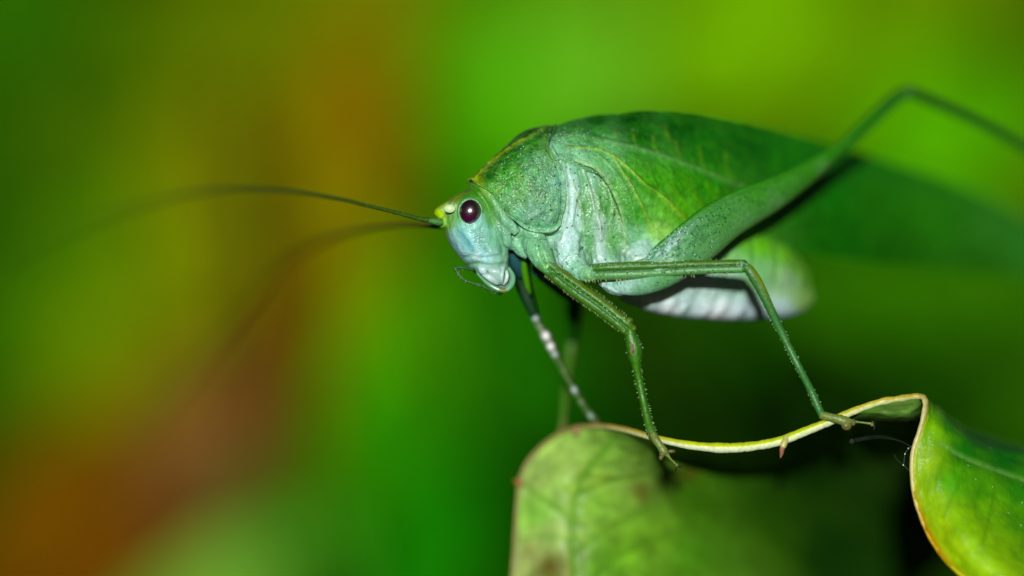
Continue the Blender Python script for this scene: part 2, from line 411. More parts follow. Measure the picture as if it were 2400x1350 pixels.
for (nm, lb, px, d, lv) in SH: shrub(nm, lb, px, d, lv, None, (4, 24, 3) if nm == 'shade_painted_shrub' else (70, 50, 8) if nm == 'croton_shrub' else (30, 62, 4))

def far_foliage():
    mb = MB()
    for i in range(3600):
        d = random.uniform(15000, 20000); x = random.uniform(-900, 3300) if i < 1500 else random.choice((random.uniform(-5500, -900), random.uniform(3300, 7500))); y = random.uniform(-700, 2300)
        k = (D + d * U) / D * U
        R = frame(random.uniform(0, 6.28), random.uniform(-.6, .6), random.uniform(-.6, .6))
        t = random.random()
        c = ((62 + 26 * t, 86 + 24 * t, 2) if x < 950 else (20 + 30 * t, 60 + 50 * t, 2)) if not (1350 < x < 2300 and 600 < y < 1300) else (2, 26, 2)  # central patch is near-black: shade of the gap painted in
        L = random.uniform(220, 340) * k
        P = np.array([[0, 0, 0], [.3, .2, .05], [.7, .2, .04], [1, 0, -.1], [.7, -.2, .04], [.3, -.2, .05], [.5, 0, 0]]) * L
        V = P @ np.array(R).T + W([[x, y, d]])[0]
        V = np.concatenate([V, V + np.array(R @ Vector((0, 0, -0.0005)))])
        F = [(6, k2, (k2 + 1) % 6) for k2 in range(6)] + [(13, 7 + (k2 + 1) % 6, 7 + k2) for k2 in range(6)]
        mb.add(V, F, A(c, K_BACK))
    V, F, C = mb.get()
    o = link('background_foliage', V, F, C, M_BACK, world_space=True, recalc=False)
    o['kind'] = 'stuff'; o['label'] = 'dim mass of far leaves closing the view behind all the shrubs'; o['category'] = 'foliage'
far_foliage()

# ------------------------------------------------------------------ the leaf the katydid stands on
LEAF = thing('leaf', 'curled green leaf with a pale yellow rim under the feet of the katydid', 'leaf', W([[1700, 1050, 0]])[0])
MARGIN = [  # margin point, then three points into the blade
    [(1190, 1450, 330), (1340, 1450, 310), (1500, 1490, 380), (1700, 1640, 600)],
    [(1204, 1320, 335), (1340, 1330, 300), (1500, 1380, 370), (1720, 1600, 620)],
    [(1212, 1200, 335), (1330, 1225, 295), (1480, 1300, 360), (1735, 1560, 640)],
    [(1222, 1115, 335), (1330, 1160, 290), (1480, 1260, 360), (1750, 1530, 660)],
    [(1262, 1054, 330), (1350, 1120, 285), (1492, 1225, 360), (1775, 1510, 690)],
    [(1328, 1009, 300), (1400, 1090, 270), (1525, 1200, 370), (1800, 1490, 730)],
    [(1400, 999, 220), (1455, 1080, 250), (1565, 1185, 410), (1830, 1470, 800)],
    [(1460, 1006, 140), (1510, 1075, 260), (1618, 1178, 480), (1860, 1440, 900)],
    [(1540, 1028, 45), (1575, 1065, 300), (1680, 1180, 500), (1890, 1400, 1050)],
    [(1620, 1044, 10), (1640, 1066, 330), (1740, 1180, 570), (1960, 1420, 1250)],
    [(1700, 1050, 0), (1715, 1068, 340), (1800, 1170, 660), (2010, 1430, 1450)],
    [(1770, 1045, 0), (1785, 1064, 340), (1860, 1155, 740), (2060, 1420, 1550)],
    [(1830, 1033, 0), (1848, 1054, 330), (1915, 1140, 830), (2110, 1400, 1620)],
    [(1890, 1010, 0), (1908, 1036, 320), (1970, 1120, 830), (2150, 1380, 1650)],
    [(1945, 988, 0), (1965, 1020, 290), (2020, 1100, 800), (2190, 1350, 1640)],
    [(2000, 964, 5), (2012, 990, 120), (2064, 1075, 760), (2220, 1310, 1600)],
    [(2060, 943, 12), (2070, 985, 40), (2118, 1050, 640), (2260, 1260, 1500)],
    [(2110, 934, 22), (2120, 984, 42), (2164, 1030, 560), (2300, 1200, 1350)],
    [(2148, 929, 30), (2152, 972, 60), (2200, 1005, 480), (2310, 1100, 900)],
    [(2166, 934, 20), (2184, 955, 190), (2240, 1000, 420), (2360, 1070, 780)],
    [(2168, 958, 5), (2205, 968, 110), (2270, 1010, 300), (2420, 1060, 640)],
    [(2158, 1005, -8), (2212, 1000, 20), (2310, 1045, 120), (2520, 1080, 340)],
    [(2140, 1065, -18), (2210, 1062, -10), (2325, 1080, 70), (2560, 1115, 260)],
    [(2140, 1135, -28), (2222, 1125, -44), (2340, 1135, 30), (2580, 1165, 200)],
    [(2155, 1200, -40), (2240, 1190, -72), (2360, 1195, 10), (2600, 1222, 210)],
    [(2182, 1262, -62), (2270, 1250, -110), (2385, 1255, -40), (2620, 1282, 130)],
    [(2222, 1318, -90), (2305, 1308, -140), (2415, 1315, -85), (2640, 1338, 70)],
    [(2275, 1362, -115), (2355, 1355, -160), (2455, 1365, -110), (2660, 1392, 30)],
    [(2350, 1392, -130), (2420, 1392, -165), (2510, 1405, -120), (2690, 1440, 0)]]
def build_leaf():
    nu, nv = 330, 90
    g, nn = gridsurf(MARGIN, nu, nv, 6)
    P = g.reshape(-1, 3); xy = P[:, :2]
    u = np.repeat(np.linspace(0, len(MARGIN) - 1, nu), nv); v = np.tile(np.linspace(0, 1, nv), nu)
    right = np.clip((u - 18.0) / 2.0, 0, 1); left = np.clip((9.0 - u) / 3.5, 0, 1)
    # pigment, with the shaded underside painted darker towards the right
    lobe = shepard(xy, [(1250, 1120, (138, 172, 82)), (1330, 1080, (140, 180, 78)), (1300, 1250, (140, 176, 84)), (1400, 1180, (112, 164, 48)),
                        (1430, 1080, (120, 170, 60)), (1480, 1290, (106, 166, 34)), (1290, 1340, (96, 110, 20)), (1420, 1330, (90, 150, 28)), (1260, 1200, (120, 178, 60)),
                        (1540, 1250, (96, 148, 30)), (1380, 1130, (118, 160, 50)), (1640, 1180, (70, 128, 10)), (1620, 1300, (74, 136, 20)),
                        (1250, 1300, (150, 172, 92)), (1480, 1110, (124, 166, 64))], 0.92)
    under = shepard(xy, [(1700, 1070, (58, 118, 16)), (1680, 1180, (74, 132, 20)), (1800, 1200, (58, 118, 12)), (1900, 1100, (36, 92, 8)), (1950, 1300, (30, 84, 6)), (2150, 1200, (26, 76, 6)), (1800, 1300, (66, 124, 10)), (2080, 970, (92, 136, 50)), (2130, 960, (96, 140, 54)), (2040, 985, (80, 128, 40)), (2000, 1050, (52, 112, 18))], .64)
    upper = shepard(xy, [(2180, 960, (96, 170, 10)), (2170, 1080, (140, 190, 0)), (2220, 1000, (50, 140, 10)), (2260, 1060, (28, 124, 8)),
                         (2350, 1080, (20, 116, 12)), (2240, 1130, (80, 170, 0)), (2300, 1160, (72, 160, 0)), (2390, 1150, (40, 136, 6)),
                         (2180, 1180, (150, 204, 0)), (2260, 1230, (132, 196, 0)), (2310, 1190, (110, 184, 0)), (2390, 1220, (76, 160, 0)),
                         (2240, 1290, (164, 214, 0)), (2320, 1290, (128, 190, 0)), (2380, 1310, (110, 176, 0)), (2300, 1335, (160, 214, 10)),
                         (2360, 1330, (150, 206, 10)), (2210, 1240, (160, 206, 0)), (2190, 1010, (120, 186, 0)), (2300, 1020, (26, 110, 14))], 0.66)
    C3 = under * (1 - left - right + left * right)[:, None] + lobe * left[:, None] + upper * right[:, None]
    fb = fbm(np.stack([u * 26, v * 160, 0 * u], 1), 0.05, 4)
    C3 *= (1 + (0.22 - .04 * right) * fb + .3 * left * fbm(P, .024, 2))[:, None]
    C = np.concatenate([np.clip(C3, 0.001, .8), right[:, None]], 1)
    # dying brown flecks and one hole-like dark scar on the lobe
    for (x, y, r, col, a) in [(1562, 1128, 32, (10, 16, 2), .97), (1545, 1085, 14, (40, 60, 4), .7), (1500, 1150, 26, (104, 70, 8), .55), (1625, 1110, 18, (96, 76, 10), .5),
                              (1290, 1325, 34, (92, 76, 8), .7), (1240, 1290, 16, (120, 120, 30), .5), (1600, 1110, 20, (84, 60, 10), .5), (1420, 1122, 20, (110, 110, 20), .4)]:
        w = a * np.exp(-((xy[:, 0] - x) ** 2 + (xy[:, 1] - y) ** 2) / r ** 2) * (1 - right)
        C[:, :3] = C[:, :3] * (1 - w[:, None]) + A(col) * w[:, None]
    # veins: relief and pigment
    H = np.zeros(len(P))
    veins = [([(2200, 1040), (2258, 1075), (2327, 1103), (2397, 1127), (2560, 1170)], 5, (120, 180, 80), .55, 3, 1),
             ([(2258, 1075), (2240, 1140), (2215, 1215)], 4, (60, 140, 0), .4, -2, 1), ([(2327, 1103), (2320, 1180), (2300, 1280)], 4, (60, 136, 0), .4, -2, 1),
             ([(2300, 1092), (2360, 1060), (2420, 1040)], 4, (20, 100, 10), .4, -2, 1), ([(2380, 1122), (2400, 1200), (2390, 1300)], 4, (60, 136, 0), .4, -2, 1),
             ([(2225, 1050), (2205, 1090), (2195, 1150)], 4, (70, 150, 0), .5, -2, 1),
             ([(1350, 1350), (1345, 1230), (1370, 1120), (1440, 1030)], 9, (80, 150, 20), .6, -5, 0), ([(1345, 1230), (1270, 1170), (1225, 1140)], 8, (90, 152, 30), .5, -4, 0),
             ([(1350, 1300), (1430, 1240), (1540, 1190)], 8, (84, 144, 20), .5, -4, 0), ([(1348, 1270), (1280, 1260), (1215, 1265)], 8, (90, 152, 30), .5, -4, 0),
             ([(1360, 1160), (1430, 1130), (1500, 1120)], 8, (80, 144, 20), .5, -4, 0), ([(1400, 1350), (1480, 1290), (1620, 1240)], 8, (78, 140, 20), .5, -4, 0)]
    for (ln, wd, col, a, h, side) in veins:
        ln = sline(ln); mk = right if side else (1 - right)
        C = paint(C, xy, ln, wd, col, a, mask=mk); H += h * np.exp(-(pdist(xy, ln) / wd) ** 2) * mk
    # rim colours close to the edge of the blade
    e = np.exp(-(v / 0.06) ** 2) * right
    C[:, :3] = C[:, :3] * (1 - .7 * e[:, None]) + A((176, 200, 0)) * .7 * e[:, None]
    rr = np.exp(-((u - 25.0) / 1.8) ** 2) * np.exp(-(v / 0.045) ** 2) * right
    C[:, :3] = C[:, :3] * (1 - .85 * rr[:, None]) + A((190, 96, 0)) * .85 * rr[:, None]
    H += 3.0 * fb + 5 * np.exp(-(v / .1) ** 2) * 0
    g2 = g - nn * 0; g2 = (P - nn.reshape(-1, 3) * H[:, None]).reshape(nu, nv, 3)
    V, F = shell(g2, nn, 5)
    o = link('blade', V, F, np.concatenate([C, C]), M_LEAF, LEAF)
    # thick rim
    mp = np.array([m[0] for m in MARGIN], float)
    n = 360; p = cr(mp, n); uu = np.linspace(0, len(MARGIN) - 1, n)
    r = np.interp(uu, [0, 4, 6, 8, 10, 12, 14, 16, 18, 19, 20, 22, 25, 28], [5, 5, 6, 8, 12, 11, 10, 8, 7.5, 7, 7, 6.5, 5.5, 5.5])
    r = r * (1 + .22 * np.array([noise.noise(Vector((x * 2.3, 3, 0))) + .5 * noise.noise(Vector((x * 9, 7, 0))) for x in uu]))
    V, F, cs, tt = tube(np.concatenate([p], 1), 1, 1, m=14, n=n, smooth=False)
    ring = V.reshape(n, 14, 3); c = p[:, None]; ring = c + (ring - c) * r[:, None, None]
    ut = np.repeat(uu, 14)
    topc = np.stack([np.interp(ut, [0, 5, 7, 9, 13, 16, 18, 20, 23, 25, 28], [A(q)[k] for q in [(150, 130, 70), (150, 126, 76), (180, 150, 60), (190, 206, 0), (184, 206, 10), (196, 180, 60), (170, 150, 50), (170, 170, 96), (190, 186, 80), (200, 150, 10), (180, 210, 0)]]) for k in range(3)], 1)
    botc = np.stack([np.interp(ut, [0, 5, 7, 9, 13, 16, 18, 20, 23, 25, 28], [A(q)[k] for q in [(120, 126, 60), (130, 130, 70), (200, 210, 140), (226, 240, 200), (220, 236, 180), (206, 220, 150), (180, 180, 100), (200, 194, 140), (200, 196, 120), (206, 170, 10), (186, 216, 0)]]) for k in range(3)], 1)
    k = np.clip(cs * 2.2 + .5, 0, 1)[:, None]
    link('rim', ring.reshape(-1, 3), F, topc * k + botc * (1 - k), M_RIM, LEAF)
    # small bud on the rim and the orange tip at the lobe
    V, F, cs, tt = tube([(1843, 1024, -6), (1838, 1040, -12), (1833, 1052, -14), (1832, 1062, -13), (1829, 1074, -12)], [7, 8, 6, 5, 1], m=10, n=24)
    cc = np.where(tt[:, None] < .5, A((190, 190, 110)), A((150, 104, 76)))
    link('bud', V, F, cc, M_RIM, LEAF)
    V, F, cs, tt = tube([(1226, 1135, 332), (1214, 1132, 332), (1204, 1124, 330)], [8, 7, 2], m=8, n=10)
    link('tip', V, F, A((150, 90, 10)), M_RIM, LEAF)
    V, F, cs, tt = tube([(1358, 1000, 286), (1352, 1010, 276), (1345, 1018, 272)], [8, 9, 5], m=8, n=10)
    link('tip', V, F, A((150, 110, 80)), M_RIM, LEAF)
    # leaf stalk going on to the right, out of the picture
    V, F, cs, tt = tube([(2600, 1240, 150), (2760, 1290, 240), (2950, 1500, 400), (3050, 2400, 520), (3060, 15000, 600)], [10, 14, 17, 24, 40], m=10, n=60)
    link('stalk', V, F, A((90, 120, 30)), M_STEM, LEAF)
build_leaf()

# silk strands by the fold
def silk():
    t = thing('silk_strand', 'thin grey silk strands hanging beside the folded leaf rim', 'silk', W([[2130, 1080, 0]])[0])
    mb = MB()
    for pts in ([(2130, 1050, 10), (2121, 1064, 14), (2118, 1090, 20)], [(2121, 1064, 14), (2128, 1052, 6), (2137, 1046, 0)], [(2118, 1090, 20), (2128, 1100, 10), (2139, 1108, -10)],
                [(2118, 1090, 20), (2105, 1080, 60), (2095, 1066, 90)], [(2000, 1032, 170), (2060, 1024, 150), (2110, 1034, 80), (2140, 1050, 0)]):
        V, F, cs, tt = tube(pts, .36, m=5, n=14); mb.add(V, F, A((110, 130, 115)))
    for p in ((2129, 1051, 8), (2117, 1090, 20), (2121, 1064, 14), (1996, 1034, 170)):
        V, F = blob(p, 1.8 if p[2] < 100 else 1.2, 8, 8); mb.add(V, F, A((220, 230, 225)))
    V, F, C = mb.get(); link('strand', V, F, C, M_HAIR, t)
silk()

# ------------------------------------------------------------------ the katydid
KAT = thing('katydid', 'green broad-winged katydid with dark eye, standing on the rim of a curled leaf', 'insect', W([[1560, 1040, 0]])[0])

HEAD = [(1100, 440, 1118, 441, 85, 24), (1076, 453, 1138, 450, 86, 58), (1052, 468, 1156, 474, 86, 74), (1040, 486, 1166, 494, 86, 82), (1037, 515, 1176, 525, 86, 84),
        (1043, 545, 1186, 555, 86, 82), (1054, 570, 1192, 583, 84, 76), (1071, 596, 1193, 606, 82, 68), (1090, 618, 1192, 625, 80, 58), (1108, 637, 1195, 640, 78, 48),
        (1132, 654, 1200, 655, 76, 38), (1156, 672, 1199, 669, 76, 26), (1174, 681, 1192, 679, 76, 10)]
THORAX = [(1188, 540, 1198, 574, 100, 42), (1212, 500, 1222, 596, 118, 84), (1240, 400, 1252, 612, 136, 112), (1288, 312, 1290, 630, 152, 128), (1335, 296, 1345, 652, 170, 144),
          (1395, 310, 1395, 664, 186, 152), (1450, 318, 1450, 684, 202, 150), (1505, 350, 1500, 690, 220, 140), (1570, 430, 1552, 690, 240, 118), (1620, 500, 1600, 690, 250, 90)]
ABDOMEN = [(1440, 600, 1452, 704, 190, 40), (1505, 560, 1510, 726, 215, 88), (1580, 540, 1580, 742, 245, 100), (1650, 535, 1650, 748, 280, 104), (1720, 538, 1718, 751, 318, 102),
           (1784, 550, 1780, 748, 362, 92), (1836, 572, 1842, 742, 408, 76), (1874, 604, 1886, 728, 446, 52), (1898, 640, 1908, 704, 468, 22)]

def build_body():
    mb = MB(); z = np.zeros(3)
    for S, n in ((HEAD, 60), (THORAX, 60), (ABDOMEN, 60)):
        V, F, c, t = loft(S, n, 48); mb.add(V, F, z)
    def tb(path, r, rd=None, n=30):
        V, F, c, t = tube(path, r, rd, m=20, n=n); mb.add(V, F, z)
    # neck folds (collar), fore, middle and hind hip joints
    tb([(1106, 434, 70), (1128, 440, 40), (1156, 468, 26), (1182, 512, 22), (1212, 545, 30)], [8, 12, 14, 15, 10])
    tb([(1118, 444, 60), (1146, 474, 36), (1166, 512, 30), (1186, 558, 34), (1200, 580, 60)], [8, 11, 12, 13, 8])
    tb([(1246, 545, 50), (1258, 580, 26), (1275, 612, 8), (1290, 632, 0)], [30, 30, 25, 17])
    tb([(1210, 560, 60), (1222, 580, 60), (1240, 600, 60)], [18, 20, 12])
    tb([(1326, 540, 74), (1330, 585, 56), (1344, 622, 34), (1366, 640, 6), (1392, 640, -18)], [30, 36, 34, 22, 17])
    tb([(1412, 570, 94), (1420, 625, 66), (1440, 666, 40), (1470, 676, 28)], [36, 38, 26, 18])
    tb([(1500, 560, 104), (1500, 610, 72), (1490, 650, 46)], [30, 36, 30])
    # brow tip between the antennae
    tb([(1056, 484, 60), (1040, 494, 70), (1027, 500, 78), (1020, 503, 80)], [15, 15, 13, 8])
    tb([(1050, 520, 55), (1036, 522, 62), (1027, 522, 66)], [14, 13, 9])
    V, F, C = mb.get()
    me = bpy.data.meshes.new('tmp'); S = 0.01
    Q = np.stack([V[:, 0], V[:, 2], -V[:, 1]], 1) * S
    me.from_pydata(Q.tolist(), [], F); me.update()
    bm = bmesh.new(); bm.from_mesh(me); bmesh.ops.recalc_face_normals(bm, faces=bm.faces); bm.to_mesh(me); bm.free()
    ob = bpy.data.objects.new('tmp', me); COL.objects.link(ob)
    md = ob.modifiers.new('r', 'REMESH'); md.mode = 'VOXEL'; md.voxel_size = 2.7 * S
    ms = ob.modifiers.new('s', 'SMOOTH'); ms.factor = 0.5; ms.iterations = 4
    dg = bpy.context.evaluated_depsgraph_get(); ev = ob.evaluated_get(dg); m2 = ev.to_mesh()
    nV = len(m2.vertices); co = np.zeros(nV * 3); m2.vertices.foreach_get('co', co); co = co.reshape(-1, 3)
    no = np.zeros(nV * 3); m2.vertices.foreach_get('normal', no); no = no.reshape(-1, 3)
    F = [tuple(p.vertices) for p in m2.polygons]
    ev.to_mesh_clear(); bpy.data.objects.remove(ob); bpy.data.meshes.remove(me)
    P = np.stack([co[:, 0], -co[:, 2], co[:, 1]], 1) / S; Nn = np.stack([no[:, 0], -no[:, 2], no[:, 1]], 1)
    xy = P[:, :2]
    face = np.clip(-Nn[:, 2] * 2.0, 0, 1)          # relief belongs to the flank
    anch = [(1600, 735, (176, 206, 208)), (1028, 503, (150, 196, 0)), (1042, 478, (126, 170, 10)), (1065, 465, (95, 140, 10)), (1090, 452, (70, 132, 12)), (1120, 448, (64, 132, 14)), (1146, 484, (84, 152, 44)),
            (1156, 512, (98, 164, 84)), (1066, 500, (100, 172, 90)), (1045, 530, (112, 178, 50)), (1040, 540, (120, 170, 60)), (1080, 545, (124, 198, 186)), (1100, 570, (116, 188, 188)), (1070, 570, (142, 206, 206)),
            (1058, 560, (132, 196, 186)), (1086, 592, (142, 200, 200)), (1130, 560, (116, 180, 158)), (1165, 555, (108, 174, 134)), (1180, 578, (112, 182, 142)), (1120, 598, (150, 208, 208)), (1112, 620, (126, 186, 160)),
            (1140, 610, (154, 208, 210)), (1170, 615, (130, 186, 150)), (1145, 640, (176, 212, 206)), (1165, 650, (172, 208, 198)), (1185, 655, (180, 216, 206)), (1120, 645, (116, 176, 140)), (1180, 680, (124, 174, 130)), (1135, 535, (120, 186, 170)),
            (1135, 445, (110, 160, 60)), (1165, 478, (100, 168, 110)), (1190, 520, (112, 176, 136)), (1212, 548, (130, 190, 150)),
            (1225, 565, (122, 186, 152)), (1262, 580, (112, 180, 134)), (1290, 600, (104, 174, 112)), (1282, 628, (80, 160, 70)), (1320, 600, (176, 218, 214)), (1335, 500, (176, 218, 212)), (1350, 430, (152, 202, 188)),
            (1330, 395, (120, 184, 150)), (1372, 480, (104, 168, 110)), (1385, 560, (126, 188, 146)), (1408, 545, (172, 210, 198)), (1425, 480, (96, 164, 88)), (1440, 560, (112, 176, 112)), (1400, 600, (166, 208, 200)), (1330, 560, (180, 218, 216)),
            (1350, 640, (130, 194, 160)), (1375, 645, (110, 176, 110)), (1490, 596, (166, 208, 196)), (1500, 500, (84, 162, 64)), (1440, 680, (156, 204, 192)), (1485, 665, (118, 182, 146)), (1450, 620, (150, 200, 184)),
            (1500, 712, (176, 208, 210)), (1560, 725, (184, 214, 216)), (1650, 738, (198, 220, 226)), (1740, 742, (186, 210, 222)), (1560, 690, (170, 206, 196)), (1650, 680, (176, 208, 200)), (1790, 575, (104, 200, 16)), (1850, 590, (110, 196, 20)), (1740, 560, (100, 190, 30)),
            (1780, 640, (126, 196, 120)), (1850, 660, (150, 196, 140)), (1880, 625, (104, 176, 30)), (1900, 660, (100, 164, 40)), (1890, 700, (130, 176, 90)), (1700, 600, (124, 194, 110)), (1830, 735, (180, 212, 214)), (1700, 650, (150, 200, 170))]
    C = np.concatenate([shepard(xy, anch, .74), np.zeros((nV, 1))], 1)
    H = np.zeros(nV)
    def groove(pts, w, h, col=None, a=.6):
        nonlocal C, H
        ln = sline(pts); dd = pdist(xy, ln); H += h * np.exp(-(dd / w) ** 2) * face
        if col is not None: C = paint(C, xy, ln, w * 1.1, col, a)
    # face
    groove([(1084, 606), (1104, 600), (1130, 604), (1166, 600)], 4, -2.5, (110, 176, 150), .4)
    groove([(1092, 622), (1116, 618), (1150, 622), (1188, 618)], 4, -3, (96, 158, 110), .6)
    groove([(1078, 546), (1092, 565), (1108, 590)], 5, -1.5, (92, 168, 176), .6)
    groove([(1110, 545), (1128, 568), (1142, 590)], 5, -1.5, (96, 168, 160), .5)
    groove([(1060, 540), (1072, 568), (1088, 594)], 6, 1.5, (156, 214, 212), .5)
    groove([(1094, 548), (1112, 575), (1124, 596)], 6, 1.5, (150, 208, 214), .4)
    groove([(1150, 500), (1160, 540), (1164, 590)], 6, 2, (116, 184, 150), .3)
    groove([(1166, 500), (1174, 545), (1178, 590)], 4, -2.5, (86, 150, 110), .5)
    groove([(1112, 600), (1118, 602)], 7, 2.5, (196, 228, 230), .8)  # pale spot paints a specular highlight on the face
    groove([(1150, 590), (1165, 594)], 5, 2, (150, 205, 200), .4)
    groove([(1140, 610), (1172, 612)], 6, 1.5, (140, 200, 195), .5)
    groove([(1184, 570), (1186, 592), (1188, 620)], 7, 2.5, (140, 196, 160), .4)
    C = paint(C, xy, np.array([(1048, 490), (1060, 487)], float), 9, (226, 246, 206), 1.0)
    C = paint(C, xy, np.array([(1022, 500), (1034, 506)], float), 9, (166, 206, 0), .9)
    C = paint(C, xy, sline([(1085, 452), (1058, 466), (1036, 482)]), 7, (150, 170, 0), .55)
    C = paint(C, xy, sline([(1130, 466), (1142, 482), (1150, 505), (1150, 525)]), 9, (60, 140, 20), .6)
    C = paint(C, xy, np.array([(1118, 452), (1104, 462), (1090, 460)], float), 8, (44, 120, 10), .6)
    C = paint(C, xy, sline([(1085, 530), (1102, 532), (1120, 525), (1130, 505)]), 6, (140, 204, 196), .6)
    # the side of the thorax: plates, sutures, pale ridges
    groove([(1320, 384), (1328, 440), (1328, 500), (1312, 560)], 4, -7, (110, 150, 60), .5)
    groove([(1355, 395), (1362, 420), (1364, 450), (1352, 490), (1348, 530), (1362, 560), (1360, 600)], 3.2, -6, (70, 130, 90), .7)
    groove([(1330, 400), (1340, 440), (1345, 470), (1335, 520), (1318, 570)], 14, 5, (186, 222, 216), .5)
    groove([(1340, 425), (1356, 465), (1366, 500), (1368, 550)], 3, 3, (150, 190, 90), .5)
    groove([(1366, 398), (1382, 440), (1392, 480), (1402, 520), (1408, 560)], 4.5, 6, (196, 214, 204), .8)
    groove([(1376, 410), (1390, 455), (1398, 500)], 3, -4, (76, 140, 80), .4)
    groove([(1408, 520), (1404, 560), (1402, 600)], 12, 6, (190, 218, 212), .7)
    groove([(1424, 425), (1440, 465), (1454, 500), (1462, 545), (1466, 596)], 5, 8, (160, 204, 150), .7)
    groove([(1432, 440), (1442, 480), (1450, 520)], 3, 2, (150, 180, 60), .4)
    groove([(1395, 520), (1392, 580), (1398, 620)], 4, -4, (140, 186, 160), .4)
    groove([(1468, 588), (1490, 604), (1518, 602)], 6, 4, (196, 216, 206), .6)
    groove([(1300, 590), (1306, 620), (1326, 644)], 4, -8, (150, 200, 190), .4)
    groove([(1318, 610), (1334, 590), (1352, 580)], 2.5, -4, (120, 180, 160), .5)
    groove([(1316, 612), (1336, 602), (1356, 598)], 2.5, 3, (196, 226, 222), .4)
    groove([(1215, 560), (1240, 552), (1290, 556), (1312, 548)], 5, -7, (84, 150, 90), .5)
    groove([(1262, 556), (1268, 590), (1278, 618)], 3, -4, (84, 140, 50), .6)
    groove([(1376, 590), (1382, 610), (1380, 640)], 5, -4, (120, 178, 130), .5)
    groove([(1415, 668), (1450, 680), (1490, 672)], 6, 5, (186, 220, 220), .7)
    groove([(1420, 664), (1460, 668)], 6, -3, (120, 180, 150), .5)
    # oblique folds of the pale underside of the abdomen
    for k, x in enumerate((1490, 1524, 1566, 1600, 1655, 1690, 1738)):
        groove([(x, 752), (x + 22, 722), (x + 34, 696)], 12, -5, (150, 190, 178), .4)
        groove([(x - 18, 750), (x + 4, 726)], 10 + 5 * (k % 3), 4, (236, 246, 250), .8 if k in (2, 5) else .2)
    for x in (1700, 1760, 1815, 1860): groove([(x, 545), (x + 8, 600), (x + 4, 660)], 6, -4, (84, 160, 50), .35)
    for pts, w, col, a in (([(1370, 425), (1380, 490), (1382, 560), (1384, 600)], 11, (92, 164, 88), .75), ([(1412, 430), (1426, 490), (1434, 560), (1440, 592)], 19, (88, 158, 76), .75), ([(1228, 560), (1250, 590), (1270, 615)], 18, (104, 178, 118), .5),
                           ([(1354, 400), (1372, 420)], 14, (100, 172, 110), .6), ([(1385, 400), (1410, 410)], 12, (90, 160, 90), .6)):
        C = paint(C, xy, sline(pts), w, col, a)
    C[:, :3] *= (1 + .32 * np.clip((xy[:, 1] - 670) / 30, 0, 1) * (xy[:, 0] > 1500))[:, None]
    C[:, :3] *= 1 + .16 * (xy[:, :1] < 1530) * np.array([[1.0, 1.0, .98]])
    # fine wrinkles on the thorax and mottling
    fb = fbm(np.stack([P[:, 0] * 1.0, P[:, 1] * .45, P[:, 2]], 1), 0.075, 3)
    th = ((xy[:, 0] > 1200) & (xy[:, 0] < 1530)).astype(float)
    H += (2.6 * fb * th + 0.8 * fb * (1 - th)) * face
    pn = np.clip(1.6 * fb, 0, 1) * th * np.exp(-((xy[:, 1] - 500) / 90) ** 2) * (xy[:, 0] > 1360)
    C[:, :3] = C[:, :3] * (1 - .75 * pn[:, None]) + A((48, 116, 44)) * .75 * pn[:, None]
    C[:, :3] *= (1 + .16 * fb)[:, None]
    C[:, 3] = th
    for (x, y, r) in [(1364, 581, 4.2), (1352, 470, 2), (1376, 435, 2.4), (1355, 505, 1.8), (1418, 400, 3)]:
        w = (np.hypot(xy[:, 0] - x, xy[:, 1] - y) < r) * face
        C[:, :3] = C[:, :3] * (1 - w[:, None]) + .002 * w[:, None]
    P2 = P + Nn * H[:, None]
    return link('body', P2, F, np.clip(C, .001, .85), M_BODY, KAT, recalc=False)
BODY = build_body()

# eyes: dark plum domes
def eye(depth, sgn):
    n, m = 28, 40
    ph = np.linspace(0.02, np.pi - .02, n); th = np.linspace(0, 2 * np.pi, m, endpoint=False)
    V = np.zeros((n, m, 3)); 
    for i in range(n):
        yy = -math.cos(ph[i]); rr = math.sin(ph[i]) * (1 - .10 * max(yy, 0))
        V[i, :, 0] = 1102 + 25.5 * rr * np.cos(th) - 1.5 * yy; V[i, :, 1] = 496.5 + 28.5 * yy; V[i, :, 2] = depth + sgn * 24 * rr * np.sin(th)
    P = V.reshape(-1, 3)
    k = np.clip((P[:, 1] - 492) / 30, 0, 1)[:, None]  # purple reflection low in the eye, painted as a gradient
    C = A((30, 2, 12), 1) * (1 - k) + A((70, 4, 56), 1) * k
    o = link('eye', P, ringfaces(n, m), C, M_EYE, KAT)
    rim = [(1102 + 27 * math.cos(a), 497 + 30.5 * math.sin(a), depth + sgn * 11) for a in np.linspace(0, 2 * math.pi, 40)]
    V, F, c, t = tube(rim, 5, m=8, n=40, smooth=False)
    link('eye_ring', V, F, A((88, 156, 96)), M_BODY, o)
eye(4, 1); eye(168, -1)

V_, F_ = blob((1054, 489, 9), (14, 10, 6), 16, 24); link('ocellus', V_, F_, A((196, 232, 164), .75), M_MOUTH, KAT)

